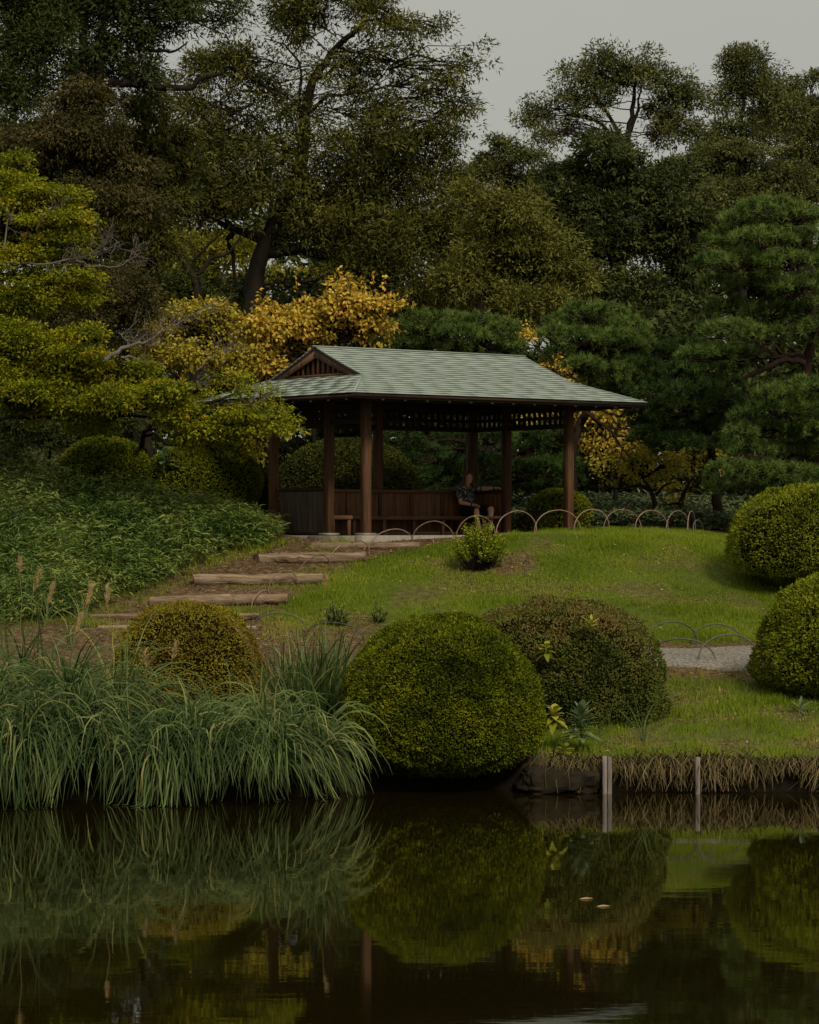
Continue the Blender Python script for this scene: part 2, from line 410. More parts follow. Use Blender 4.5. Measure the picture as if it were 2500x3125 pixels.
def land(X, Y):
    """ground height without the pond"""
    X = np.asarray(X, dtype=float); Y = np.asarray(Y, dtype=float)
    Xc = np.clip(X, -10.5, 10.5); Yc = np.clip(Y, 34.2, 64)
    sh = Xc.shape
    q = np.stack([Xc.ravel(), Yc.ravel()], -1)
    z = np.empty(len(q))
    for s in range(0, len(q), 20000):
        c = q[s:s + 20000]
        d2 = ((c[:, None, :] - CP[None, :, :2]) ** 2).sum(-1)
        z[s:s + 20000] = _phi(d2) @ _W[:_n] + _W[_n] + c @ _W[_n + 1:]
    z = z.reshape(sh)
    return z

def ground_z(x, y):
    return float(land(np.array([x]), np.array([y]))[0])

def hit(px, py, y0=36.0, y1=62.0):
    """where the ray through a photo pixel meets the ground"""
    Ys = np.arange(y0, y1, 0.05)
    X = (px - 1250) / F_PX * Ys
    zr = EYE + (HORIZON - py) / F_PX * Ys
    g = land(X, Ys)
    k = np.argmax(g >= zr)
    if g[k] < zr[k]:
        k = -1
    return np.array([X[k], Ys[k], g[k]])

# the sheet: columns across, rows measured from the water's edge
xs = np.concatenate([[-900, -400, -180, -90, -55, -38, -26, -19, -15, -12.5], np.arange(-11, 11.01, 0.14), [12.5, 15, 19, 26, 38, 55, 90, 180, 400, 900]])
vs_ = np.concatenate([[-900, -300, -120, -60, -40, -31, -27, -25, -23, -20, -12, -5, -1.5, -0.5, -0.16, -0.08, -0.03, 0.0, 0.04, 0.10, 0.18],
                      np.arange(0.3, 25, 0.14), np.arange(25.2, 32, 0.5), [34, 38, 44, 55, 75, 110, 180, 300, 600, 1300, 2600]])
GX, GV = np.meshgrid(xs, vs_)
GY = bank(GX) + GV
GZ = land(GX, GY)
fine = np.stack([GX.ravel(), GY.ravel(), 0 * GX.ravel()], -1)
und = (vnoise(fine, 0.8, 3) - 0.5).reshape(GX.shape) * 0.05 + (vnoise(fine, 3.0, 4) - 0.5).reshape(GX.shape) * 0.02
GZ = GZ + und * np.clip(GV / 0.5, 0, 1)
edge = np.interp(GV, [-900, -60, -31, -27, -25, -23, -20, -12, -1.5, -0.5, -0.16, -0.08, -0.03, 0.0, 0.04, 0.10, 0.18],
                 [1.6, 1.6, 1.6, 1.4, 0.5, -0.3, -0.9, -1.3, -1.2, -0.9, -0.6, -0.35, -0.05, 0.16, 0.26, 0.33, 0.38])
w = np.clip((GV - 0.05) / 0.2, 0, 1)
GZ = np.where(GV > 0.3, GZ, edge * (1 - w) + GZ * w)
nr, nc = GX.shape
ii = (np.arange(nr - 1)[:, None] * nc + np.arange(nc - 1)[None, :]).ravel()
gF = np.stack([ii, ii + 1, ii + 1 + nc, ii + nc], -1)
GVt = np.stack([GX.ravel(), GY.ravel(), GZ.ravel()], -1)

# zones on the hill, in metres
SASA_B = [(44.6, -7.0), (45.1, -6.1), (45.8, -5.2), (47.3, -4.27), (48.7, -3.58), (49.9, -2.54), (50.6, -2.15), (52, -2.25), (53, -2.6), (54, -3.0), (58, -3.0)]
LAWN_B = [(44.4, -2.2), (45, -2.35), (46, -2.35), (47.1, -1.97), (48.2, -1.44), (49.4, -0.75), (50.3, 0.17), (50.8, 0.9), (52.0, 2.0), (53.5, 2.9), (58, 3.0)]
def sasa_x(Y): return np.interp(Y, [a for a, b in SASA_B], [b for a, b in SASA_B])
def lawn_x(Y): return np.interp(Y, [a for a, b in LAWN_B], [b for a, b in LAWN_B])
def sstep(a, b, x):
    t = np.clip((x - a) / (b - a), 0, 1)
    return t * t * (3 - 2 * t)
def path_lo(X): return 41.95 + 0.22 * np.sin(X * 1.1) + 0.12 * np.sin(X * 3.7)
def path_hi(X): return 44.35 + 0.15 * np.sin(X * 0.9 + 1) + 0.08 * np.sin(X * 4.1)

MULCH = hit(1545, 1722)
def zone_masks(X, Y):
    q = np.stack([X, Y, 0 * X], -1)
    wob = (vnoise(q, 1.1, 11) - 0.5) * 0.7 + (vnoise(q, 4, 12) - 0.5) * 0.3
    lawn = sstep(-0.15, 0.35, X - lawn_x(Y) + wob * 0.6) * sstep(44.4, 44.9, Y + wob * 0.5) * (1 - sstep(55, 56, Y))
    lawn = np.maximum(lawn, (Y < 41.8) * sstep(0.4, 1.2, X) * 0.85)
    mul = np.exp(-(((X - MULCH[0]) / 0.62) ** 2 + ((Y - MULCH[1]) / 0.75) ** 2) ** 2) * 1.15
    low = sstep(0.62, 0.42, vnoise(q, 0.55, 21)) * sstep(47.0, 45.2, Y) * sstep(1.2, 0.0, X)   # worn foot of the lawn by the steps
    wear = np.clip(mul + low * 1.0 + sstep(0.58, 0.76, vnoise(q, 1.3, 22)) * 0.5 + sstep(0.7, 0.0, np.abs(Y - 41.7) - 0.3) * (X > 0.5) * 0.75 + sstep(0.5, 0.7, vnoise(q, 1.0, 27)) * (Y < 42) * 0.5, 0, 1)
    return lawn, wear

la, we = zone_masks(GVt[:, 0], GVt[:, 1])
me = np_mesh('ground', GVt, gF, smooth=True)
for nm, arr in (('lawn', la), ('wear', we)):
    a = me.attributes.new(nm, 'FLOAT', 'POINT')
    a.data.foreach_set('value', arr.astype(np.float32))
m, nt, out = new_mat('garden_soil')
geo = nd(nt, 'ShaderNodeNewGeometry')
n1 = nd(nt, 'ShaderNodeTexNoise', i_Scale=9.0, i_Detail=8.0, i_Roughness=0.7)
n2 = nd(nt, 'ShaderNodeTexNoise', i_Scale=1.6, i_Detail=5.0)
nt.links.new(geo.outputs['Position'], n1.inputs['Vector']); nt.links.new(geo.outputs['Position'], n2.inputs['Vector'])
soil = ramp(nt, [(0.28, (0.026, 0.015, 0.007)), (0.5, (0.085, 0.052, 0.026)), (0.72, (0.18, 0.122, 0.068))])
turf = ramp(nt, [(0.3, (0.034, 0.046, 0.007)), (0.7, (0.085, 0.108, 0.014))])
nt.links.new(n1.outputs['Fac'], soil.inputs[0]); nt.links.new(n1.outputs['Fac'], turf.inputs[0])
al = nd(nt, 'ShaderNodeAttribute', attribute_name='lawn'); aw = nd(nt, 'ShaderNodeAttribute', attribute_name='wear')
sb = nd(nt, 'ShaderNodeMath', operation='SUBTRACT', use_clamp=True)
nt.links.new(al.outputs['Fac'], sb.inputs[0]); nt.links.new(aw.outputs['Fac'], sb.inputs[1])
mx = nd(nt, 'ShaderNodeMix', data_type='RGBA')
nt.links.new(sb.outputs[0], mx.inputs['Factor']); nt.links.new(soil.outputs[0], mx.inputs['A']); nt.links.new(turf.outputs[0], mx.inputs['B'])
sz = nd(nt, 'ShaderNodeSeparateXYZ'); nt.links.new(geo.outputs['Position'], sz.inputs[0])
bank_shade = nd(nt, 'ShaderNodeMapRange'); bank_shade.inputs['From Min'].default_value = 0.22; bank_shade.inputs['From Max'].default_value = 0.5
nt.links.new(sz.outputs['Z'], bank_shade.inputs['Value'])
mw = nd(nt, 'ShaderNodeMix', data_type='RGBA'); mw.inputs['A'].default_value = (0.012, 0.009, 0.005, 1)      # shade low on the bank painted into the soil by height
nt.links.new(bank_shade.outputs[0], mw.inputs['Factor']); nt.links.new(mx.outputs['Result'], mw.inputs['B']); mx = mw
bs = nd(nt, 'ShaderNodeBsdfPrincipled', i_Roughness=0.95)
bs.inputs['Specular IOR Level'].default_value = 0.1
bp = nd(nt, 'ShaderNodeBump', i_Strength=0.7, i_Distance=0.04)
nt.links.new(n1.outputs['Fac'], bp.inputs['Height']); nt.links.new(bp.outputs[0], bs.inputs['Normal'])
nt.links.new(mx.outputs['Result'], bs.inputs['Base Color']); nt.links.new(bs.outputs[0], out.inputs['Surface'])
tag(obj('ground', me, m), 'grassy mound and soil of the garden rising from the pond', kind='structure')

# gravel path at the foot of the mound
px_ = np.arange(-0.6, 16.01, 0.2)
pv = np.linspace(0, 1, 12)
PX, PV = np.meshgrid(px_, pv)
_tp = 0.15 + 0.85 * sstep(-0.7, 0.8, PX)
PY = (path_lo(PX) + path_hi(PX)) / 2 + (path_hi(PX) - path_lo(PX)) * (PV - 0.5) * _tp
PZ = land(PX, PY) + 0.03 + 0.02 * np.sin(PV * np.pi)
PZ = np.where((PV == 0) | (PV == 1), PZ - 0.06, PZ)
nr, nc = PX.shape
ii = (np.arange(nr - 1)[:, None] * nc + np.arange(nc - 1)[None, :]).ravel()
me = np_mesh('path', np.stack([PX.ravel(), PY.ravel(), PZ.ravel()], -1), np.stack([ii, ii + 1, ii + 1 + nc, ii + nc], -1), smooth=True)
M['gravel'] = noisy_mat('grey_gravel', [(0.32, (0.060, 0.050, 0.038)), (0.5, (0.15, 0.134, 0.108)), (0.68, (0.29, 0.265, 0.22))], (20, 20, 20), detail=9, bump=0.9, bdist=0.02, rough=0.95)
tag(obj('path', me, M['gravel']), 'pale grey gravel path below the lawn', kind='structure')

# pond
m, nt, out = new_mat('pond_water')
tc = nd(nt, 'ShaderNodeTexCoord')
bs = nd(nt, 'ShaderNodeBsdfPrincipled', i_Roughness=0.022, i_IOR=1.42)
bs.inputs['Base Color'].default_value = (0.0085, 0.0062, 0.0010, 1)
bs.inputs['Specular IOR Level'].default_value = 0.5
hs = []
for sc3, amt in (((1.6, 4.5, 1), 1.0), ((6, 13, 1), 0.22), ((0.35, 0.9, 1), 1.6)):
    mp = nd(nt, 'ShaderNodeMapping'); mp.inputs['Scale'].default_value = sc3
    nz = nd(nt, 'ShaderNodeTexNoise', i_Scale=1.0, i_Detail=2.0)
    nt.links.new(tc.outputs['Object'], mp.inputs['Vector']); nt.links.new(mp.outputs[0], nz.inputs['Vector'])
    mu = nd(nt, 'ShaderNodeMath', operation='MULTIPLY'); mu.inputs[1].default_value = amt
    nt.links.new(nz.outputs['Fac'], mu.inputs[0]); hs.append(mu)
s1 = nd(nt, 'ShaderNodeMath', operation='ADD'); s2 = nd(nt, 'ShaderNodeMath', operation='ADD')
nt.links.new(hs[0].outputs[0], s1.inputs[0]); nt.links.new(hs[1].outputs[0], s1.inputs[1])
nt.links.new(s1.outputs[0], s2.inputs[0]); nt.links.new(hs[2].outputs[0], s2.inputs[1])
bp = nd(nt, 'ShaderNodeBump', i_Strength=1.0, i_Distance=0.00042)
nt.links.new(s2.outputs[0], bp.inputs['Height']); nt.links.new(bp.outputs[0], bs.inputs['Normal'])
nt.links.new(bs.outputs[0], out.inputs['Surface'])
wx = np.linspace(-120, 120, 25); wy = np.linspace(4, 40, 13)
WX, WY = np.meshgrid(wx, wy); nr, nc = WX.shape
ii = (np.arange(nr - 1)[:, None] * nc + np.arange(nc - 1)[None, :]).ravel()
me = np_mesh('water', np.stack([WX.ravel(), WY.ravel(), 0 * WX.ravel()], -1), np.stack([ii, ii + 1, ii + 1 + nc, ii + nc], -1), smooth=True)
tag(obj('water', me, m), 'dark still pond reflecting the garden', kind='structure')

# ------------------------------------------------------------------ pavilion
PA = math.radians(37.5)
FLOOR = 3.13
FL = np.array([-0.766, 51.0, FLOOR])
LD = np.array([math.cos(PA), math.sin(PA), 0]); BD = np.array([-math.sin(PA), math.cos(PA), 0])
def pav(u, v, w): return FL + LD * u + BD * v + np.array([0, 0, w])
WU, DV, OV = 4.69, 2.84, 1.03
MID = DV / 2
pv_root = thing('garden_pavilion', 'open timber rest pavilion with green patina hip and gable roof on the mound', 'pavilion', FL, PA)

def pbox(name, u0, u1, v0, v1, w0, w1, mat, parent=None, bev=0.006):
    c = np.array([(u0 + u1) / 2, (v0 + v1) / 2, w0])
    me = bev_box(name, u0 - c[0], u1 - c[0], v0 - c[1], v1 - c[1], 0, w1 - w0, bev)
    return obj(name, me, mat, parent or pv_root, c)

# stone base: floor and kerb stones
pbox('floor_slab', -0.12, WU + 0.12, -0.12, DV + 0.12, -0.45, -0.012, M['stone'])
rs = random.Random(5)
def kerb(u0, u1, v0, v1, along):
    a0, a1 = (u0, u1) if along == 'u' else (v0, v1)
    p = a0
    while p < a1 - 0.1:
        q = min(a1, p + rs.uniform(0.95, 1.5))
        if a1 - q < 0.4: q = a1
        j = rs.uniform(-0.008, 0.008)
        if along == 'u': pbox('kerb_stone', p + 0.004, q - 0.004, v0 + j, v1 + j, -0.42, rs.uniform(-0.006, 0.004), M['stone'], bev=0.012)
        else: pbox('kerb_stone', u0 + j, u1 + j, p + 0.004, q - 0.004, -0.42, rs.uniform(-0.006, 0.004), M['stone'], bev=0.012)
        p = q
kerb(-0.34, WU + 0.34, -0.34, -0.125, 'u')
kerb(-0.34, WU + 0.34, DV + 0.125, DV + 0.34, 'u')
kerb(-0.34, -0.125, -0.12, DV + 0.12, 'v')
kerb(WU + 0.125, WU + 0.34, -0.12, DV + 0.12, 'v')

VL, VR = DV * (1 - 0.61), DV * (1 - 0.36)       # middle posts of the two short sides
POSTS = [(0, 0), (WU, 0), (0, DV), (WU, DV), (0, VL), (WU, VR), (WU * 0.51, DV)]
for (u, v) in POSTS:
    p = pbox('post', u - 0.073, u + 0.073, v - 0.073, v + 0.073, 0.03, 2.72, M['wood'], bev=0.01)
    me = bev_box('footing', -0.14, 0.14, -0.14, 0.14, -0.028, 0.012, 0.008)
    obj('footing', me, M['stone'], p)

# tie beams, lattice frieze on the back and both short sides, plate above
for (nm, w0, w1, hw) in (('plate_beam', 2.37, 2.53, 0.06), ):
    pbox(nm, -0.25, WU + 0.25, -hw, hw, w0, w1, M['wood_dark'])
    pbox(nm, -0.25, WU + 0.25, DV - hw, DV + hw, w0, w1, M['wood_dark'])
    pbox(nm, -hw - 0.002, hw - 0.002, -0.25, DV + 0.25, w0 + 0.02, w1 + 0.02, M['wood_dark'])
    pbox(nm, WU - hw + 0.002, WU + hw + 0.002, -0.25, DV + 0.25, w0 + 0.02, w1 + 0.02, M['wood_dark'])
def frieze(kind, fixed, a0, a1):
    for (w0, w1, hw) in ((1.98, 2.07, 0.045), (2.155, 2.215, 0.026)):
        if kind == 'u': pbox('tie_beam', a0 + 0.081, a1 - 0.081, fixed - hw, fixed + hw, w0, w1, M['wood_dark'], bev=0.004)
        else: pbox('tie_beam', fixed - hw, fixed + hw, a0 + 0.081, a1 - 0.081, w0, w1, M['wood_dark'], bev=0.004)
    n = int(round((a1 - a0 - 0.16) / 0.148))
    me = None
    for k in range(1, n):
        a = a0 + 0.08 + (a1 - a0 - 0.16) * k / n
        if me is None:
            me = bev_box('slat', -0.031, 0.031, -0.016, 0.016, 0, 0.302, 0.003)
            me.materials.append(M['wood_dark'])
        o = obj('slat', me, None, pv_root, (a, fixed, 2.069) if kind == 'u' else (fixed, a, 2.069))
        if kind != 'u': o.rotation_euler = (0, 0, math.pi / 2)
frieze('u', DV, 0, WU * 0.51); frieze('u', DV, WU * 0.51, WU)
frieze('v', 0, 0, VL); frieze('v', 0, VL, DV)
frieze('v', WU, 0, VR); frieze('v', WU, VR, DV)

# roof: heights over the floor along the slope, t metres out from the ridge line
TT = np.array([0, 0.5, 1.0, 1.45, 1.95, 2.45]); ZZ = np.array([3.395, 3.190, 2.995, 2.830, 2.640, 2.452])
def rz(t): return np.interp(t, TT, ZZ)
GE = 0.10                      # the gables stand this far beyond the posts
def hip_u(t): return GE + np.maximum(0, t - 1.45) * (OV - GE) / 1.0
deck = Bag()
def deck_panel(rows, th=0.05):
    """rows: list of (left point, right point) from the top down"""
    top = np.array([p for r in rows for p in r]); n = len(rows)
    bot = top - np.array([0, 0, th])
    V = np.concatenate([top, bot]); o = 2 * n
    Fq = []
    for k in range(n - 1):
        a, b, c, d = 2 * k, 2 * k + 1, 2 * k + 3, 2 * k + 2
        Fq += [[a, d, c, b], [o + a, o + b, o + c, o + d], [a, o + a, o + d, d], [b, c, o + c, o + b]]
    Fq += [[0, 1, o + 1, o], [2 * n - 2, o + 2 * n - 2, o + 2 * n - 1, 2 * n - 1]]
    deck.add(V, Fq)
DZ = 0.022
for sgn in (-1, 1):
    deck_panel([((-hip_u(t), MID + sgn * t, rz(t) - DZ), (WU + hip_u(t), MID + sgn * t, rz(t) - DZ)) for t in TT])
for side in (-1, 1):
    rows = []
    for s in (-0.14, 0.0, 0.31, 0.62, OV - GE):
        t = 1.45 + max(s, -0.14) * 1.0 / (OV - GE)
        u = -(GE + s) if side < 0 else WU + GE + s
        rows.append(((u, MID - t, rz(max(t, 1.40)) - DZ - 0.0015), (u, MID + t, rz(max(t, 1.40)) - DZ - 0.0015)))
    deck_panel(rows)
me = deck.mesh('roof_deck')
roof = obj('roof_deck', me, M['wood_dark'], pv_root)
roof['label'] = 'dark boarded roof deck under the shingles'

# shingles: one slab each on the two slopes in view, the hidden slopes as one piece
rs = random.Random(8)
def slab(c, th=0.009):
    c = np.array(c); n = np.cross(c[1] - c[0], c[3] - c[0]); n = n / np.linalg.norm(n)
    if n[2] < 0: n = -n
    V = np.concatenate([c + n * th, c])
    return V, np.array([[0, 1, 2, 3], [7, 6, 5, 4], [0, 4, 5, 1], [1, 5, 6, 2], [2, 6, 7, 3], [3, 7, 4, 0]])
hidden = Bag(); n_sh = 0
def course(pt, e0, e1, lo, hi, hide):
    """pt(a, e): point on the slope; e0 upper, e1 lower edge of the row; lo/hi(e): where the row ends"""
    global n_sh
    L = rs.uniform(0.50, 0.60)
    a = lo(e1) - rs.uniform(0.0, 0.5)
    while a < hi(e1):
        b = a + L * rs.uniform(0.92, 1.08)
        if hi(e1) - b < 0.12: b = hi(e1) + 0.2
        if b - lo(e1) < 0.05: a = b; continue
        j = rs.uniform(-0.004, 0.004)
        q = []
        for (x, e, dz) in ((a + 0.003, e0, 0.0), (b - 0.003, e0, 0.0), (b - 0.003, e1 + j, 0.017), (a + 0.003, e1 + j, 0.017)):
            x = min(max(x, lo(e)), hi(e))
            p = np.array(pt(x, e)); p[2] += dz; q.append(p)
        if np.linalg.norm(q[2] - q[3]) > 0.03:
            if np.linalg.norm(q[0] - q[1]) < 0.004: q[1] = q[1] + (q[2] - q[3]) * 0.02
            V, Fq = slab(q)
            if hide: hidden.add(V, Fq)
            else:
                c = V.mean(0)
                obj('shingle', np_mesh('shingle', V - c, Fq), M['copper'], pv_root, c); n_sh += 1
        a = b
NR = 21
for sgn in (-1, 1):
    es = np.linspace(0, 2.462, NR + 1)
    for k in range(NR):
        course(lambda x, e: (x, MID + sgn * e, rz(min(e, 2.45)) - 0.018), max(0, es[k] - 0.035), es[k + 1],
               lambda e: -hip_u(e) - 0.004, lambda e: WU + hip_u(e) + 0.004, sgn > 0)
for side in (-1, 1):
    es = np.linspace(-0.10, OV - GE + 0.012, 9)
    for k in range(8):
        course(lambda x, e: ((-(GE + e) if side < 0 else WU + GE + e), MID + x, rz(min(max(1.45 + e / (OV - GE), 1.4), 2.45)) - 0.018 + (0.008 if e < 0 else 0)),
               max(-0.10, es[k] - 0.03), es[k + 1], lambda e: -(1.45 + e / (OV - GE)) - 0.004, lambda e: 1.45 + e / (OV - GE) + 0.004, side > 0)
o = obj('shingle_courses', hidden.mesh('shingle_courses'), M['copper'], pv_root); o['kind'] = 'stuff'
# ridge cap and hip caps
def pbar(name, a, b, w, h, mat, parent=None, up=(0, 0, 1)):
    a, b, up = Vector(a), Vector(b), Vector(up)
    d = (b - a); L = d.length; d.normalize()
    s = d.cross(up).normalized(); n = s.cross(d)
    V = [a + d * x + s * y + n * z for z in (-h / 2, h / 2) for (x, y) in ((0, -w / 2), (L, -w / 2), (L, w / 2), (0, w / 2))]
    c = (a + b) / 2
    me = np_mesh(name, np.array([list(v - c) for v in V]), BOXF)
    return obj(name, me, mat, parent or pv_root, c)
pbar('ridge_cap', (-GE - 0.03, MID, 3.397), (WU + GE + 0.03, MID, 3.397), 0.07, 0.022, M['copper'])
for u0, su in ((0, -1), (WU, 1)):
    for sg in (-1, 1):
        pbar('hip_cap', (u0 + su * GE, MID + sg * 1.45, rz(1.45) + 0.002), (u0 + su * OV, MID + sg * 2.45, rz(2.45) + 0.004), 0.035, 0.014, M['copper'])
# fascia boards under the eaves
e0 = 2.425; zf = rz(2.45) - 0.062
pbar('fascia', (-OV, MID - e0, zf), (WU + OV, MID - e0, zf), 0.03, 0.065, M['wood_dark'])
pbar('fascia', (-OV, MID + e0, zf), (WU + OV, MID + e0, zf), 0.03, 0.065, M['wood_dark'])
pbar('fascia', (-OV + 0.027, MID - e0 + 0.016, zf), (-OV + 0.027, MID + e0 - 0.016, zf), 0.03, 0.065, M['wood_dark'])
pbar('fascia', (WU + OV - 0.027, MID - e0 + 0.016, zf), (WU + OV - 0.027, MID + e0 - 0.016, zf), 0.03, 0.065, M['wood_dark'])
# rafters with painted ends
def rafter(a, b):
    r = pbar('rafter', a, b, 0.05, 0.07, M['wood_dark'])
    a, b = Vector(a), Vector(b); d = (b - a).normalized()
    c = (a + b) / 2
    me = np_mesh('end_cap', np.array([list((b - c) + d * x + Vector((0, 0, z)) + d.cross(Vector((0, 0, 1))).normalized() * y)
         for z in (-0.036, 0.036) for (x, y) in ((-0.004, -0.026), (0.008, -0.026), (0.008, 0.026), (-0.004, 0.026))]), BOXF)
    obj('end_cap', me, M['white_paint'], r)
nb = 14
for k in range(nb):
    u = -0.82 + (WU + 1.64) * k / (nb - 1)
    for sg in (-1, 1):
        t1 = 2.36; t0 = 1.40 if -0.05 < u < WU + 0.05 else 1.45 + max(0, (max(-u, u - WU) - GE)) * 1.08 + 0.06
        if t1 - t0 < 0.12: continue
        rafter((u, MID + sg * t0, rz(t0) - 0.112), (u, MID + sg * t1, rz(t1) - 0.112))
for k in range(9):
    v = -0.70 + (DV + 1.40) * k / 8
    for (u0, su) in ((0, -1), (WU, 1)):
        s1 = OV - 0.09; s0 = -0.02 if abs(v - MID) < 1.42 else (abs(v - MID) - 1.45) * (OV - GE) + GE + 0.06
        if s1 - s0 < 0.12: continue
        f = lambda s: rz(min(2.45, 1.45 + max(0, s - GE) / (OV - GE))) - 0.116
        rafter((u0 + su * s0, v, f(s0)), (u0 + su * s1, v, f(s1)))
# gables: barge boards, sill, slats before a dark recess
for (u0, su) in ((0, -1), (WU, 1)):
    ug = u0 + su * (GE - 0.03)
    for sg in (-1, 1):
        pbar('barge_board', (ug, MID + sg * -0.012, rz(0) - 0.125), (ug, MID + sg * 1.45, rz(1.45) - 0.085), 0.05, 0.135, M['wood'])
    pbar('gable_sill', (u0 + su * 0.03, MID - 1.26, 2.862), (u0 + su * 0.03, MID + 1.26, 2.862), 0.06, 0.05, M['wood_h'])
    tri = np.array([(0, MID - 1.36, 2.80), (0, MID + 1.36, 2.80), (0, MID, 3.33)], dtype=float)
    V = np.concatenate([tri + [u0 + su * -0.06, 0, 0], tri + [u0 + su * -0.09, 0, 0]])
    bm = bmesh.new(); vv = [bm.verts.new(p) for p in V]
    for f in ((0, 1, 2), (5, 4, 3), (0, 3, 4, 1), (1, 4, 5, 2), (2, 5, 3, 0)): bm.faces.new([vv[i] for i in f])
    me = bpy.data.meshes.new('gable_board'); bm.to_mesh(me); bm.free()
    obj('gable_board', me, M['wood_dark'], pv_root)
    for k in range(-5, 6):
        v = k * 0.155; top = rz(abs(v)) - 0.16
        if top - 2.885 < 0.03: continue
        pbox('gable_slat', u0 + su * 0.012 - 0.014, u0 + su * 0.012 + 0.014, MID + v - 0.03, MID + v + 0.03, 2.885, top, M['wood'], bev=0.003)

# ------------------------------------------------------------------ bench built round three sides
bn = thing('timber_bench', 'brown timber bench with panelled back running round inside the pavilion', 'bench', FL, PA)
def bbox(name, u0, u1, v0, v1, w0, w1, mat, parent=None, bev=0.005):
    return pbox(name, u0, u1, v0, v1, w0, w1, mat, parent or bn, bev)
SH = 0.362
BK = DV - 0.10
bbox('seat', 0.56, WU - 0.56, BK - 0.46, BK - 0.02, SH - 0.05, SH, M['wood_h'])
bbox('seat', 0.10, 0.555, VL + 0.05, BK - 0.02, SH - 0.052, SH - 0.002, M['wood_h'])
bbox('seat', WU - 0.555, WU - 0.10, VR - 0.02, BK - 0.02, SH - 0.052, SH - 0.002, M['wood_h'])
bbox('apron', 0.56, WU - 0.56, BK - 0.475, BK - 0.462, SH - 0.075, SH - 0.004, M['wood_h'])
bbox('apron', 0.10, 0.555, VL + 0.034, VL + 0.048, SH - 0.075, SH - 0.004, M['wood_h'])
bbox('top_rail', 0.0, WU, BK - 0.055, BK + 0.005, 0.79, 0.86, M['wood_h'])
bbox('top_rail', 0.02, 0.09, VL + 0.082, BK - 0.057, 0.79, 0.858, M['wood_dark'])
bbox('top_rail', WU - 0.09, WU - 0.02, VR + 0.082, BK - 0.057, 0.79, 0.858, M['wood_dark'])
npan = 6
for k in range(npan):
    ua, ub = 0.10 + (WU - 0.2) * k / npan, 0.10 + (WU - 0.2) * (k + 1) / npan
    nb_ = 4
    for q in range(nb_):
        a, b = ua + (ub - ua) * q / nb_, ua + (ub - ua) * (q + 1) / nb_
        bbox('back_board', a + 0.003, b - 0.003, BK - 0.022, BK - 0.004, 0.06, 0.792, M['panel'], bev=0.002)
    if k: bbox('stile', ua - 0.038, ua + 0.038, BK - 0.048, BK - 0.0235, SH + 0.002, 0.789, M['wood'])
for (u0, u1, v0, mo) in ((0.03, 0.05, VL, M['panel_out']), (WU - 0.05, WU - 0.03, VR, M['panel'])):
    n = int((BK - v0) / 0.17)
    for q in range(n):
        a, b = v0 + 0.085 + (BK - 0.06 - v0 - 0.085) * q / n, v0 + 0.085 + (BK - 0.06 - v0 - 0.085) * (q + 1) / n
        bbox('back_board', u0, u1, a + 0.001, b - 0.001, 0.06, 0.792, mo, bev=0.002)
for u in (0.75, 1.45, 2.15, 2.85, 3.55, WU - 0.7):
    bbox('leg', u - 0.035, u + 0.035, BK - 0.44, BK - 0.37, 0.0, SH - 0.053, M['wood'])
for (u, v) in ((0.50, VL + 0.09), (0.16, VL + 0.12), (0.50, VL + 0.75), (WU - 0.50, VR + 0.06), (WU - 0.5, VR + 0.6)):
    bbox('leg', u - 0.035, u + 0.035, v - 0.035, v + 0.035, 0.0, SH - 0.055, M['wood'])

# ------------------------------------------------------------------ log steps
LOGS = [(955, 1280, 1657, 1685, 50.15, 'topmost weathered log step just below the pavilion kerb'),
        (783, 1115, 1690, 1728, 49.25, 'thick weathered log step second from the top'),
        (590, 985, 1754, 1790, 48.05, 'long weathered log step third from the top'),
        (460, 880, 1822, 1855, 46.95, 'long weathered log step fourth from the top, behind the reddish round bush'),
        (275, 792, 1876, 1898, 46.05, 'long weathered log step fifth from the top, mostly hidden by the reddish round bush'),
        (300, 782, 1911, 1930, 45.55, 'lowest half buried log step beside the reddish round bush')]
rg = np.random.default_rng(3)
for (x0, x1, yt, yb, Y, lab) in LOGS:
    a, b = P(x0, (yt + yb) / 2 - 3, Y - 0.12), P(x1, (yt + yb) / 2 - 5, Y)
    r = (yb - yt) / 2 / F_PX * Y * 1.12
    n = 26
    t = np.linspace(0, 1, n)[:, None]
    c = a + (b - a) * t
    c = c + np.concatenate([np.zeros((n, 1)), rg.normal(0, 0.008, (n, 1)), np.cumsum(rg.normal(0, 0.004, (n, 1)), 0)], 1)
    rr = r * (1 + 0.08 * np.sin(t[:, 0] * 9 + rg.uniform(0, 6)) + rg.normal(0, 0.02, n))
    V, Fq = tube(c, rr, 14)
    V = V + (vnoise(V, 14, 7)[:, None] - 0.5) * 0.03 + (vnoise(V * [0.3, 1, 1], 5, 6)[:, None] - 0.5) * 0.04
    V[:, 2] = np.where(V[:, 2] > np.repeat(c[:, 2] + rr * 0.72, 14), np.repeat(c[:, 2] + rr * 0.72, 14) + 0.15 * (V[:, 2] - np.repeat(c[:, 2] + rr * 0.72, 14)), V[:, 2])
    ca = np.arange(14)[None, :]
    base = c.mean(0)
    bg = Bag(); bg.add(V, Fq); bg.add(V[:14], ca[:, ::-1]); bg.add(V[-14:], ca)
    me = bg.mesh('log_step', base, smooth=False)
    tag(obj('log_step', me, M['log'], None, base), lab, 'step', 'log steps climbing to the pavilion')
# ------------------------------------------------------------------ foliage builders
def rand_dir(rng, n):
    return unit(rng.normal(size=(n, 3)))

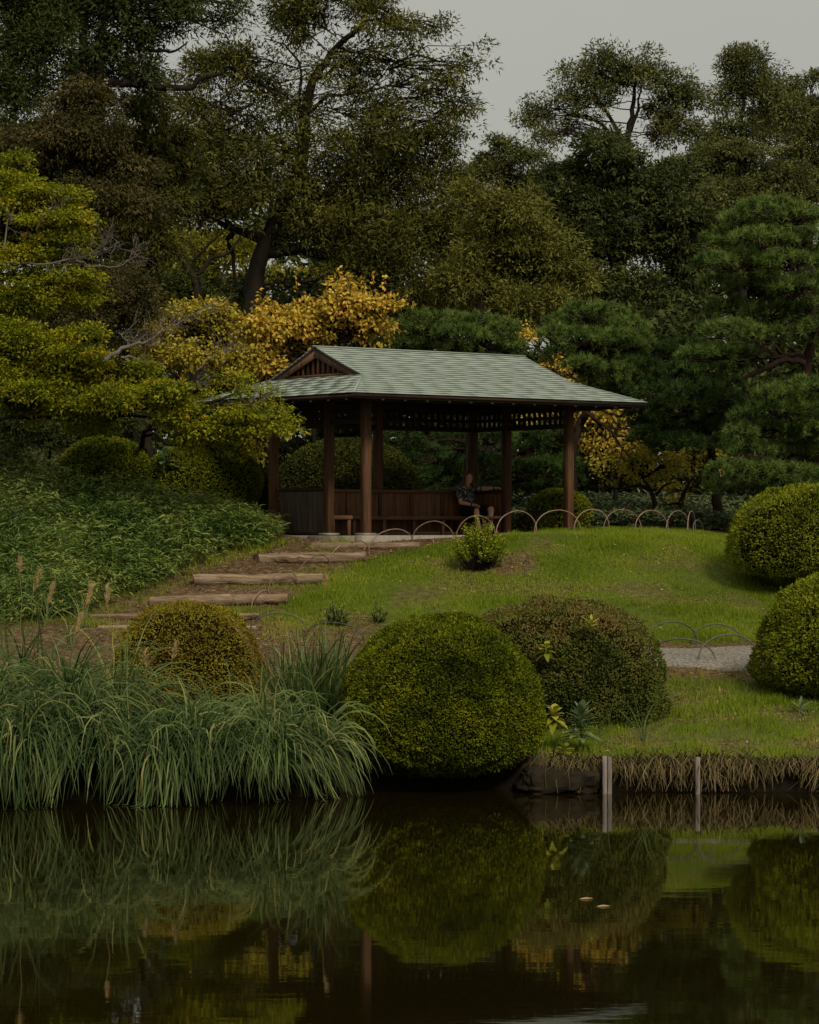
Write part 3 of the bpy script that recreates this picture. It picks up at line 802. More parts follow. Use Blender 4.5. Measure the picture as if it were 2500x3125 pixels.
def leaves(pos, d, nrm, L, W, droop=0.15, fold=0.10):
    """one four-cornered leaf per position"""
    n = len(pos)
    L = np.broadcast_to(np.asarray(L, dtype=float), (n,))[:, None]; W = np.broadcast_to(np.asarray(W, dtype=float), (n,))[:, None]
    d = unit(d); s = unit(np.cross(d, nrm)); m = np.cross(s, d)
    V = np.stack([pos, pos + d * L * 0.42 + s * W * 0.5 + m * W * fold, pos + d * L - m * L * droop, pos + d * L * 0.42 - s * W * 0.5 + m * W * fold], 1)
    return V.reshape(-1, 3), np.arange(4 * n).reshape(n, 4)

def leaf_tris(pos, d, nrm, L, W):
    """one three-cornered leaf per position, for far crowns"""
    n = len(pos)
    d = unit(d); s = unit(np.cross(d, nrm)) * (W * 0.5)[:, None]
    return np.stack([pos - s, pos + s, pos + d * L[:, None]], 1).reshape(-1, 3), np.arange(3 * n).reshape(n, 3)

def blob_clusters(rng, blobs, Y, lai, area, per, depth=0.8, vary=0.5, sub=0.45, subflat=0.7):
    """leaf clusters gathered in clumps of radius sub; each clump is fuller on its upper, outer side"""
    C, O = [], []
    s = F_PX / Y
    for bl in blobs:
        px, py, rx, ry = bl[:4]
        k = bl[4] if len(bl) > 4 else 1.0
        dy = bl[5] if len(bl) > 5 else rng.uniform(-vary, vary)
        c = P(px, py, Y + dy)
        R = np.array([rx / s, min(max(rx, ry) / s * depth, 2.2), ry / s])
        n = max(3, int(lai * k * math.pi * R[0] * R[2] / area / per))
        sb = min(sub, 0.8 * R[2] + 0.12)
        m = max(3, int(1.5 * R[0] * R[1] * R[2] / sb ** 3 + 1.2 * R[0] * R[2] / sb ** 2))
        u = rand_dir(rng, m) * (rng.random((m, 1)) ** 0.40)
        sc = c + u * np.maximum(R - sb * 0.55, 0.05)
        sr = sb * rng.uniform(0.65, 1.25, m)
        w_ = sr ** 2 * rng.uniform(0.5, 1.5, m)
        i = rng.choice(m, n, p=w_ / w_.sum())
        v = rand_dir(rng, n); v[:, 2] = np.where(rng.random(n) < 0.6, np.abs(v[:, 2]), v[:, 2])
        v = v * (rng.random((n, 1)) ** 0.30)
        C.append(sc[i] + v * sr[i][:, None] * np.array([1, 1, subflat])); O.append(unit(v + 0.4 * u[i]))
    return np.concatenate(C), np.concatenate(O)

def crown_mesh(rng, C, O, per, L, W, cr, flat=0.6, droop=0.25, up=0.5, spread=0.12, shade=0.22, tri=True):
    n = len(C) * per
    ci = np.repeat(np.arange(len(C)), per)
    r = rand_dir(rng, n) * (rng.random((n, 1)) ** 0.5) * cr
    r[:, 2] *= flat
    pos = C[ci] + r
    d = unit(unit(r) * 0.8 + O[ci] * 0.5 + rng.normal(0, 0.5, (n, 3)) + np.array([0, 0, -droop]))
    nm = unit(rng.normal(0, 0.55, (n, 3)) + np.array([0, 0, up]) + O[ci] * 0.4)
    V, Fq = (leaf_tris if tri else leaves)(pos, d, nm, L * rng.uniform(0.7, 1.25, n), W * rng.uniform(0.75, 1.25, n))
    crnd = rng.normal(0.5, shade, len(C))
    rnd = np.clip(crnd[ci] + rng.normal(0, spread, n), 0, 1)
    return V, Fq, np.repeat(rnd, 3 if tri else 4)

def tree(name, label, Y, trunk, blobs, mat, seed, lai=4.0, L=0.14, W=0.05, per=22, cr=0.32, bark='bark', r0=0.22, depth=0.8,
         limbs=(), twigs=0.3, flat=0.6, droop=0.25, cat='tree', group=None, extra=None, sag=0.15, limb_r=0.038, shade=0.22, vary=0.5, crown='crown', grounded=True, fat=1.0, tdy=0.0, sub=0.45, subflat=0.7):
    rng = np.random.default_rng(seed)
    blobs = [(b[0], b[1], b[2] * (1 + (fat - 1) * 0.3), b[3] * fat) + tuple(b[4:]) for b in blobs]
    tp = np.array([P(x, y, Y + tdy * (1 - k / (len(trunk) - 1))) for k, (x, y) in enumerate(trunk)])
    if grounded:
        gz = ground_z(tp[0, 0], Y + tdy)
        tp = np.concatenate([[[tp[0, 0], Y + tdy, gz - 0.1]], tp]) if tp[0, 2] > gz + 0.05 else tp
        tp[0, 2] = gz - 0.1
    base = tp[0] + np.array([0, 0, 0.1])
    root = thing(name, label, cat, base, group=group)
    tb = Bag()
    m = len(tp)
    dens = np.concatenate([bez(tp[k], tp[k + 1], 0, 0.02 * np.linalg.norm(tp[k + 1] - tp[k]), rng, 5)[:-1] for k in range(m - 1)] + [tp[-1:]])
    rr = np.linspace(r0, max(r0 * 0.18, 0.015), len(dens)); rr[0] *= 1.35
    tb.add(*tube(dens, rr, 9))
    obj('trunk', tb.mesh('trunk', base, smooth=True), M[bark], root)
    C, O = blob_clusters(rng, blobs, Y, lai, L * W * 0.55, per, depth, vary, sub, subflat)
    lb = Bag(); s = F_PX / Y
    for lim in limbs:                         # limbs the photograph shows: list of pixels, start and end radius
        pts, ra, rb = lim[:3]
        dy = lim[3] if len(lim) > 3 else 0.0
        q = np.array([P(x, y, Y + dy * i / max(1, len(pts) - 1)) for i, (x, y) in enumerate(pts)])
        q = np.concatenate([bez(q[k], q[k + 1], 0, 0.03 * np.linalg.norm(q[k + 1] - q[k]), rng, 4)[:-1] for k in range(len(q) - 1)] + [q[-1:]])
        lb.add(*tube(q, np.linspace(ra * 0.85, rb * 0.7, len(q)), 7))
    off = 0
    for bl in blobs:
        px, py, rx, ry = bl[:4]
        c = P(px, py, Y)
        cl = C[(np.abs(C[:, 0] - c[0]) < rx / s) & (np.abs(C[:, 2] - c[2]) < ry / s)]
        if len(cl) == 0: continue
        low = dens[dens[:, 2] < c[2] + 0.3]
        if len(low) == 0: low = dens[:2]
        dd = np.linalg.norm(low - c, axis=1) + 0.25 * np.abs(c[2] - low[:, 2])
        a = low[np.argmin(dd)]
        e = cl[rng.integers(len(cl))] * 0.5 + c * 0.5
        l = bez(a, e, sag * rng.uniform(-0.5, 1.0) * np.linalg.norm(e - a) * 0.5, 0.05 * np.linalg.norm(e - a) * 0.6, rng, 8)
        lb.add(*tube(l, np.linspace(limb_r * rng.uniform(0.7, 1.2), 0.012, 8), 5))
        k = max(2, int(len(cl) * twigs))
        for q in cl[rng.permutation(len(cl))[:min(k, 26)]]:
            a2 = l[rng.integers(3, 8)]
            lb.add(*tube(bez(a2, q, 0.05 * np.linalg.norm(q - a2), 0.04 * np.linalg.norm(q - a2), rng, 4), np.linspace(0.016, 0.005, 4), 4))
    obj('limbs', lb.mesh('limbs', base, smooth=True), M[bark], root)
    V, Fq, rnd = crown_mesh(rng, C, O, per, L, W, cr, flat, droop, shade=shade, tri=cat != 'shrub' and name != 'golden_shrub')
    obj(crown, np_mesh(crown, V - base, Fq, rnd), M[mat], root)
    if extra: extra(root, base, rng)
    return root

# ---------------------------------------------------------------- the wood behind the pavilion
tree('tall_tree', 'large spreading olive green tree with dark trunk behind the pavilion', 68, [(752, 1100), (768, 950), (788, 800), (850, 640), (917, 520), (929, 350), (955, 240), (1030, 140), (1120, 60)],
     [(1000, -70, 190, 70, .7), (960, 50, 100, 80, .65), (1120, 20, 120, 50, .65), (1230, 95, 130, 40, .6), (880, 90, 50, 110, .8), (1350, 90, 60, 22, .5),
      (700, 190, 130, 50, .8), (620, 205, 80, 50, .8), (780, 270, 150, 70, .34), (1000, 210, 140, 60, .42), (1180, 190, 120, 45, .55), (1330, 265, 100, 42, .6), (1410, 215, 50, 32, .6), (1440, 165, 20, 40, .6),
      (1390, 340, 80, 42, .65), (1180, 330, 150, 60, .65), (930, 340, 150, 70, .3), (680, 350, 150, 70, .32), (560, 330, 100, 60, .7), (760, 440, 150, 60, .32),
      (600, 480, 150, 70), (900, 480, 180, 70, .55), (1150, 450, 190, 70, .8), (1360, 440, 100, 60, .8), (560, 580, 140, 70), (800, 590, 190, 70), (1050, 600, 200, 80), (1280, 560, 180, 80),
      (1200, 730, 220, 80), (1400, 720, 190, 80), (980, 690, 170, 55), (1350, 880, 200, 75), (1100, 860, 180, 60), (660, 650, 140, 50), (1200, 960, 170, 40)],
     'leaf_olive', 11, lai=4.9, L=0.125, W=0.042, r0=0.28, depth=1.0, cr=0.22, per=14, limb_r=0.022, flat=0.9, sub=0.55, subflat=1.0, fat=1.45, droop=0.4,
     limbs=[([(800, 770), (920, 762), (1080, 800), (1140, 750), (1260, 700)], 0.17, 0.05), ([(798, 735), (720, 700), (692, 730), (713, 783), (723, 872)], 0.11, 0.05),
            ([(790, 720), (690, 690), (640, 660), (560, 610)], 0.12, 0.03), ([(952, 250), (1060, 190), (1115, 150), (1230, 130)], 0.05, 0.015), ([(917, 330), (915, 190), (870, 135), (805, 115)], 0.05, 0.012),
            ([(930, 350), (1000, 290), (1120, 280), (1200, 190)], 0.06, 0.015), ([(920, 480), (830, 420), (770, 350), (660, 330)], 0.08, 0.015), ([(1140, 420), (1240, 390), (1340, 350), (1400, 345)], 0.05, 0.012),
            ([(1200, 300), (1280, 295), (1360, 270), (1440, 180)], 0.04, 0.01), ([(850, 640), (780, 560), (700, 520), (600, 400)], 0.07, 0.02)])
tree('tall_tree', 'yellow green rounded tree standing right of the large spreading tree', 64, [(1480, 1100), (1470, 900), (1490, 750), (1520, 620)],
     [(1480, 610, 110, 60), (1580, 660, 110, 65), (1620, 760, 120, 75), (1500, 770, 130, 75), (1720, 860, 100, 55), (1580, 880, 150, 65), (1780, 850, 70, 35), (1420, 860, 120, 60), (1700, 780, 50, 50), (1650, 940, 150, 40)],
     'leaf_yolive', 12, lai=5.6, L=0.105, W=0.038, cr=0.24, per=16, fat=1.3, sub=0.55, subflat=0.95, flat=0.9, r0=0.2, depth=0.8, limbs=[([(1480, 800), (1560, 760), (1640, 735), (1720, 730)], 0.06, 0.012)])
tree('understory_tree', 'bright leaved tree glowing behind the dark trunk', 78, [(640, 1100), (640, 900), (650, 780)],
     [(600, 760, 140, 80), (720, 740, 90, 70), (560, 850, 120, 70), (680, 850, 120, 70), (850, 840, 120, 60), (950, 870, 110, 50)], 'leaf_back', 13, lai=3.0, L=0.16, W=0.07, r0=0.14)
tree('young_tree', 'thin dark forked tree in the shade left of the dark trunk', 66, [(600, 1000), (598, 860), (550, 780), (510, 720), (480, 640)],
     [(470, 620, 90, 60), (540, 600, 80, 50), (420, 700, 80, 60), (500, 880, 110, 60), (620, 930, 120, 50)], 'leaf_dark', 14, lai=3.2, L=0.13, W=0.05, r0=0.16,
     limbs=[([(598, 850), (640, 790), (700, 770), (735, 720)], 0.07, 0.03), ([(585, 800), (640, 740), (690, 700)], 0.06, 0.02), ([(510, 930), (490, 850), (470, 800)], 0.06, 0.02)])
tree('tall_tree', 'very tall dark evergreen at the upper left with bare branch against the sky', 60, [(262, 900), (262, 600), (250, 330), (246, 200), (256, 80), (262, -80)],
     [(30, 40, 150, 110), (190, 40, 150, 100), (340, 30, 130, 70), (460, 20, 130, 60, .8), (600, 20, 120, 45, .7), (715, 30, 50, 45, .7), (660, 75, 60, 25, .6), (420, 120, 110, 45, .8), (520, 90, 60, 30, .5), (110, 170, 150, 90), (320, 180, 100, 60, .8), (420, 240, 110, 50, .9),
      (250, 260, 110, 70), (40, 290, 120, 100), (60, -60, 300, 60), (400, -50, 250, 40, .8)],
     'leaf_dark', 15, lai=5.4, L=0.115, W=0.038, r0=0.26, depth=1.0, cr=0.23, per=16, limb_r=0.022, fat=1.3, sub=0.55, subflat=0.95, flat=0.9,
     limbs=[([(300, 420), (300, 250), (312, 100), (330, -40)], 0.16, 0.1), ([(400, 215), (385, 160), (415, 148), (470, 153), (520, 157), (545, 148), (573, 125)], 0.07, 0.02), ([(390, 170), (415, 190), (435, 170)], 0.05, 0.02), ([(420, 200), (425, 170), (445, 165)], 0.04, 0.01),
            ([(330, 250), (420, 255), (520, 265), (580, 268), (610, 240), (680, 220)], 0.11, 0.06), ([(590, 60), (640, 85), (690, 105)], 0.025, 0.01)])
tree('tall_tree', 'bronze tinged evergreen with drooping leaves below the tall dark tree', 58, [(200, 1200), (210, 900), (230, 600), (250, 400)],
     [(250, 330, 120, 80), (170, 400, 130, 90), (330, 420, 110, 90), (240, 500, 130, 90), (370, 530, 100, 90), (90, 440, 100, 100), (300, 620, 130, 90), (60, 560, 120, 90), (430, 640, 80, 80)],
     'leaf_brown', 16, lai=6.5, cr=0.25, L=0.10, W=0.036, r0=0.24, droop=0.6)
tree('tall_tree', 'dark olive tree with hanging leaves left of the large spreading tree', 63, [(440, 1200), (450, 900), (460, 650), (470, 500)],
     [(440, 460, 120, 90), (520, 530, 110, 90), (420, 580, 120, 90), (500, 650, 110, 80), (380, 700, 120, 90), (470, 770, 100, 80), (420, 350, 100, 70), (520, 420, 100, 60), (380, 850, 100, 80)],
     'leaf_olive', 17, lai=6.5, cr=0.25, L=0.115, W=0.038, r0=0.22, droop=0.6)
tree('evergreen_shrub', 'rounded bronze green evergreen behind the bare maple twigs', 56.5, [(330, 1250), (330, 1000), (340, 900)],
     [(350, 850, 100, 60), (420, 900, 80, 60), (300, 900, 110, 70), (380, 970, 110, 60), (260, 980, 110, 60), (180, 940, 110, 80), (230, 1050, 160, 60), (450, 960, 60, 50)],
     'leaf_brown', 18, lai=4.2, L=0.075, W=0.032, r0=0.1, cr=0.25)
tree('tall_tree', 'dense dark broad evergreen right of centre behind the pines', 82, [(1880, 1300), (1880, 900), (1880, 700), (1890, 520)],
     [(1850, 480, 190, 70), (1690, 540, 150, 80), (1960, 560, 180, 100), (1790, 640, 180, 110), (1980, 720, 190, 110), (1830, 780, 170, 110), (2080, 640, 110, 100), (1900, 900, 190, 100), (2070, 830, 120, 110), (1760, 900, 120, 100), (2000, 1000, 180, 80), (1640, 640, 100, 80), (2120, 960, 100, 120)],
     'leaf_camphor', 21, lai=6.5, L=0.135, W=0.062, r0=0.35, cr=0.22, per=16, sub=0.75, depth=0.9, shade=0.26)
tree('tall_tree', 'olive green domed tree at the right above the big pine', 88, [(2250, 1300), (2240, 900), (2230, 600)],
     [(2130, 500, 130, 80), (2250, 490, 140, 80), (2350, 560, 110, 90), (2200, 590, 150, 90), (2300, 660, 130, 90), (2150, 680, 120, 90), (2400, 650, 60, 80), (2230, 780, 160, 90)],
     'leaf_far', 22, lai=6.2, L=0.12, W=0.055, r0=0.3, cr=0.22, per=16, sub=0.7)
tree('tall_tree', 'open crowned tree with forked limbs rising against the grey sky', 95, [(1900, 1300), (1900, 800), (1912, 470), (1920, 400), (1935, 310), (1945, 220)],
     [(1650, 350, 75, 32, .9), (1610, 375, 40, 22), (1730, 320, 85, 38), (1780, 250, 80, 40), (1880, 195, 90, 32), (1920, 240, 90, 40), (1990, 235, 70, 45), (2080, 270, 85, 45), (2120, 320, 60, 42), (2030, 340, 60, 40), (1850, 310, 70, 40), (1720, 395, 60, 25, .8), (1980, 170, 30, 20), (1810, 200, 40, 25), (2060, 380, 80, 30), (1690, 430, 70, 26), (1840, 425, 80, 26, .6), (1990, 420, 80, 28, .7), (2110, 410, 90, 34)],
     'leaf_far', 23, lai=3.2, L=0.12, W=0.055, r0=0.22, cr=0.26, fat=1.45, sub=0.6, subflat=0.95, flat=0.9, depth=0.6, limb_r=0.022,
     limbs=[([(1905, 430), (1870, 370), (1830, 310), (1800, 260)], 0.1, 0.03), ([(1890, 440), (1840, 380), (1790, 350), (1720, 350)], 0.1, 0.03), ([(1925, 400), (1950, 330), (1960, 260)], 0.08, 0.03), ([(1990, 430), (2020, 390), (2060, 330), (2090, 260)], 0.1, 0.03), ([(1885, 470), (1880, 420), (1860, 380)], 0.08, 0.03)])
tree('tall_tree', 'tall open tree near the right edge against the sky', 97, [(2270, 1300), (2265, 800), (2262, 440), (2268, 340), (2275, 250)],
     [(2250, 180, 60, 32), (2290, 190, 70, 40), (2230, 230, 60, 40), (2320, 260, 80, 50), (2260, 290, 80, 45), (2350, 300, 60, 45), (2210, 320, 50, 35, .8), (2300, 350, 80, 40), (2400, 340, 70, 60), (2200, 400, 70, 40), (2190, 450, 90, 34), (2320, 430, 100, 40)],
     'leaf_far', 24, lai=3.4, L=0.12, W=0.055, r0=0.22, cr=0.26, fat=1.4, sub=0.6, subflat=0.95, flat=0.9, depth=0.6, limb_r=0.022, limbs=[([(2262, 440), (2235, 390), (2215, 330)], 0.09, 0.03), ([(2265, 400), (2310, 340), (2330, 280)], 0.09, 0.03)])
tree('tall_tree', 'ragged topped tree cut by the right edge against the sky', 100, [(2470, 1300), (2470, 800), (2460, 500), (2455, 350)],
     [(2430, 250, 45, 25), (2480, 240, 50, 30), (2420, 300, 60, 45), (2480, 320, 70, 55), (2400, 400, 90, 60), (2490, 420, 90, 70), (2420, 490, 110, 70), (2510, 520, 110, 80), (2440, 590, 110, 80), (2560, 380, 90, 120)],
     'leaf_far', 25, lai=4.6, L=0.13, W=0.06, r0=0.3, cr=0.24, per=16, sub=0.65)
tree('tall_tree', 'small distant tree top seen through the gap right of the spreading tree', 108, [(1530, 1300), (1530, 900), (1530, 480)],
     [(1530, 440, 70, 35), (1480, 480, 60, 35), (1580, 490, 70, 45), (1520, 530, 90, 50), (1600, 560, 80, 60), (1450, 560, 80, 60), (1640, 480, 40, 40)],
     'leaf_far', 26, lai=4.6, L=0.14, W=0.065, r0=0.25, cr=0.25, per=16, sub=0.65)

# the far wood that closes the view, one mass nobody could count
rng = np.random.default_rng(40)
blobs = [(x + rng.uniform(-60, 60), y + rng.uniform(-40, 40), 210, 140) for x in range(-500, 3100, 210) for y in (760, 960, 1160, 1360, 1540)] + [(x, 640 + rng.uniform(-30, 30), 190, 90) for x in (-500, -300, 2700, 2900)] + [(x, y, 120, 90) for x in range(-150, 500, 120) for y in (430, 560)] + [(x, y, 120, 80) for x in range(1620, 2500, 130) for y in (590, 690)]
C, O = blob_clusters(rng, blobs, 118, 3.6, 0.42 * 0.2 * 0.55, 20, 0.5, 3.0, 2.4)
V, Fq, rnd = crown_mesh(rng, C, O, 20, 0.42, 0.2, 0.8)
tag(obj('far_woodland', np_mesh('far_woodland', V, Fq, rnd), M['leaf_dark']), 'dark mass of woodland closing the view behind all the trees', kind='stuff')

rng = np.random.default_rng(41)
blobs = [(x + rng.uniform(-40, 40), y + rng.uniform(-30, 30), 150, 90) for x in range(-300, 2900, 140) for y in (1290, 1400, 1500, 1580)] + [(x + rng.uniform(-40, 40), y, 150, 90) for x in range(700, 2600, 140) for y in (1000, 1120, 1200)] + [(x, 900, 150, 70) for x in range(780, 1700, 140)] + [(x + rng.uniform(-30, 30), y, 150, 90) for x in range(-220, 700, 140) for y in (980, 1090, 1190)]
C, O = blob_clusters(rng, blobs, 71, 2.8, 0.2 * 0.1 * 0.55, 20, 0.5, 2.0, 0.6)
V, Fq, rnd = crown_mesh(rng, C, O, 20, 0.2, 0.1, 0.45)
tag(obj('undergrowth', np_mesh('undergrowth', V, Fq, rnd), M['leaf_dark']), 'dark tangle of undergrowth at the foot of the wood', kind='stuff')

# ---------------------------------------------------------------- autumn shrubs behind the pavilion
def shoots(list_):
    def f(root, base, rng):
        for (x, y0, y1, Y) in list_:
            a, b = P(x + rng.uniform(-8, 8), y0, Y), P(x + rng.uniform(-12, 12), y1, Y)
            l = bez(a, b, 0, 0.02, rng, 6)
            bg, lf = Bag(), Bag()
            bg.add(*tube(l, np.linspace(0.01, 0.004, 6), 4))
            n = int(24 * np.linalg.norm(b - a))
            t = rng.uniform(0.1, 1, n)[:, None]
            d = rand_dir(rng, n) + np.array([0, 0, -0.5])
            V, Fq = leaves(a + (b - a) * t, d, rand_dir(rng, n) + np.array([0, -0.6, 0.5]), 0.095, 0.06)
            lf.add(V, Fq, np.repeat(np.clip(rng.normal(0.6, 0.2, n), 0, 1), 4))
            sh = obj('shoot', bg.mesh('shoot', a), M['bark'], root, a - base)
            obj('shoot_leaves', lf.mesh('shoot_leaves', a), M['leaf_gold'], sh)
    return f
tree('golden_shrub', 'golden leaved shrub behind the roof gable', 58.6, [(960, 1350), (950, 1200), (960, 1080)],
     [(820, 1020, 110, 70), (920, 970, 100, 65), (880, 1080, 150, 70), (1030, 930, 80, 55), (1000, 1010, 130, 70), (1110, 940, 100, 50), (1190, 940, 70, 30), (1120, 1000, 120, 50), (1080, 880, 25, 35), (780, 1120, 120, 60), (800, 940, 40, 30), (1040, 870, 20, 30)],
     'leaf_gold', 31, lai=3.8, L=0.095, W=0.065, per=14, cr=0.22, r0=0.06, droop=0.5, cat='shrub',
     extra=shoots([(905, 940, 812, 58.2), (1030, 880, 815, 58.4), (1055, 880, 842, 58.2), (1140, 900, 822, 58.6), (1170, 900, 838, 58.4), (1115, 890, 850, 58), (790, 960, 880, 58.3), (930, 900, 880, 58.1), (1262, 940, 880, 58.8), (1245, 930, 895, 58.5)]),
     limbs=[([(960, 1200), (900, 1120), (860, 1050), (830, 960)], 0.03, 0.008), ([(960, 1180), (1000, 1080), (1040, 980), (1060, 880)], 0.03, 0.008)])
tree('golden_shrub', 'lime yellow shrub left of the golden shrub, behind the maple', 58.0, [(640, 1350), (640, 1200), (650, 1080)],
     [(560, 960, 90, 50), (660, 960, 80, 45), (620, 1030, 130, 60), (520, 1010, 80, 50), (720, 1010, 70, 55), (600, 1100, 150, 60), (700, 1100, 120, 70), (480, 1090, 80, 50)],
     'leaf_lime', 32, lai=3.8, L=0.08, W=0.055, per=14, cr=0.22, r0=0.06, droop=0.5, cat='shrub', extra=shoots([(645, 960, 905, 57.6), (690, 960, 920, 57.6), (600, 950, 915, 57.8)]))
tree('golden_shrub', 'yellow leaved shrub in the shade between maple trunk and pavilion', 57.2, [(760, 1480), (760, 1380)],
     [(720, 1300, 90, 60, .8), (820, 1320, 70, 60, .8), (660, 1380, 80, 50, .6), (880, 1300, 60, 50, .6), (780, 1390, 70, 30, .7), (600, 1320, 60, 50, .5)],
     'leaf_lime', 33, lai=2.0, L=0.095, W=0.065, per=12, cr=0.22, r0=0.05, droop=0.5, cat='shrub')
tree('golden_shrub', 'low crooked tree with yellow leaves and reddish trunk beneath the pines', 58.0, [(2005, 1600), (2000, 1540), (1985, 1490), (1960, 1460)],
     [(1880, 1410, 60, 30, .8), (1960, 1400, 70, 30), (2040, 1410, 70, 35), (1920, 1440, 80, 25), (1840, 1450, 50, 20, .7), (2010, 1370, 60, 20), (1990, 1440, 60, 25)],
     'leaf_lime', 34, lai=2.4, L=0.085, W=0.055, per=12, cr=0.18, r0=0.075, droop=0.5, bark='bark_pine', depth=0.9, limbs=[([(1995, 1500), (1950, 1480), (1900, 1490), (1830, 1490)], 0.045, 0.015), ([(2000, 1510), (2030, 1480), (2060, 1470)], 0.04, 0.012)])
tree('golden_shrub', 'yellow leaved tree with leaning dark trunk left of the round right bush', 59.0, [(2085, 1570), (2078, 1530), (2100, 1480), (2120, 1450)],
     [(2100, 1400, 60, 30), (2160, 1400, 60, 35), (2080, 1440, 50, 25, .8), (2180, 1440, 40, 30, .7), (2130, 1370, 60, 20), (2060, 1500, 50, 40, .6), (2040, 1540, 60, 30, .5)],
     'leaf_lime', 35, lai=2.6, L=0.085, W=0.055, per=12, cr=0.18, r0=0.09, droop=0.5, depth=0.9)
tree('golden_shrub', 'yellowed tree seen in the gap between pavilion roof and pine branches', 61.5, [(1870, 1590), (1880, 1500), (1850, 1400)],
     [(1800, 1280, 70, 50, .8), (1870, 1290, 70, 60, .8), (1830, 1370, 80, 50, .8), (1900, 1340, 60, 50, .8), (1640, 1260, 60, 50, .6), (1760, 1180, 40, 30, .8), (1700, 1130, 60, 40), (1820, 1100, 60, 30, .7), (1610, 1040, 40, 40)],
     'leaf_gold', 36, lai=2.6, L=0.085, W=0.055, per=12, cr=0.2, r0=0.08, droop=0.5, depth=0.8)

# ---------------------------------------------------------------- maples on the left
def bare(list_, red=None):
    """bare grey branches with fans of fine twigs"""
    def f(root, base, rng):
        bg = Bag()
        for (pts, ra, Y, fan) in list_:
            q = np.array([P(x, y, Y) for (x, y) in pts])
            q = np.concatenate([bez(q[k], q[k + 1], 0, 0.02, rng, 4)[:-1] for k in range(len(q) - 1)] + [q[-1:]])
            bg.add(*tube(q, np.linspace(ra, 0.006, len(q)), 6))
            for _ in range(fan):
                a = q[rng.integers(len(q) // 2, len(q))]
                L = rng.uniform(0.2, 0.65)
                d = unit(np.array([rng.normal(0.5, 0.5), rng.normal(0, 0.5), rng.normal(0.45, 0.35)]))
                e = a + d * L
                tw = bez(a, e, -0.04, 0.025, rng, 5)
                bg.add(*tube(tw, np.linspace(0.007, 0.003, 5), 3))
                for _ in range(4):
                    b0 = tw[rng.integers(1, 5)]
                    e2 = b0 + unit(d + rng.normal(0, 0.6, 3)) * rng.uniform(0.08, 0.25)
                    bg.add(*tube(bez(b0, e2, 0.01, 0.012, rng, 3), np.linspace(0.0045, 0.002, 3), 3))
        obj('bare_branch', bg.mesh('bare_branch', base), M['bark_grey'], root)
        if red:
            C = np.array([P(x + rng.normal(0, 20), y + rng.normal(0, 10), Y) for (x, y, Y, n) in red for _ in range(n)])
            V, Fq, rnd = crown_mesh(rng, C, unit(C * 0 + [0, -1, 0.3]), 14, 0.05, 0.035, 0.12, 0.4)
            obj('turning_leaves', np_mesh('turning_leaves', V - base, Fq, rnd), M['leaf_maple_red'], root)
    return f
MP = dict(fat=1.75, sub=0.36, subflat=0.6, mat='leaf_maple', L=0.060, W=0.042, per=34, cr=0.26, flat=0.34, bark='bark', droop=0.3, depth=0.9, twigs=0.25, group='japanese maples on the left')
tree('maple_tree', 'upper green maple cut by the left edge, with long bare branch', 52.5, [(-120, 1400), (-110, 1000), (-60, 850), (0, 700)],
     [(40, 560, 90, 32), (150, 590, 90, 32), (50, 630, 110, 32), (210, 610, 60, 22), (150, 670, 100, 30), (230, 680, 50, 20), (60, 710, 110, 30), (170, 740, 90, 28, .8), (80, 790, 120, 30, .8), (230, 780, 60, 22, .6),
      (130, 860, 130, 32, .8), (250, 870, 60, 24, .7), (50, 910, 110, 30), (190, 920, 90, 26, .8), (20, 495, 40, 22), (60, 480, 20, 14), (-80, 600, 80, 60), (-80, 780, 80, 60), (90, 950, 90, 26), (250, 905, 80, 22, .6)],
     seed=51, lai=4.8, r0=0.12, limbs=[([(-60, 850), (0, 838), (70, 850), (120, 870)], 0.06, 0.03), ([(-60, 960), (20, 945), (70, 955), (115, 1000)], 0.05, 0.03)],
     extra=bare([([(-60, 795), (30, 800), (110, 806), (190, 795), (250, 785), (330, 760)], 0.03, 51.8, 26), ([(230, 795), (290, 812), (360, 812), (400, 790), (405, 760)], 0.014, 51.8, 16), ([(10, 760), (20, 690), (40, 640)], 0.02, 51.6, 3), ([(110, 700), (140, 650), (170, 625)], 0.014, 51.7, 6)], red=[(85, 720, 51.6, 3)]), **MP)
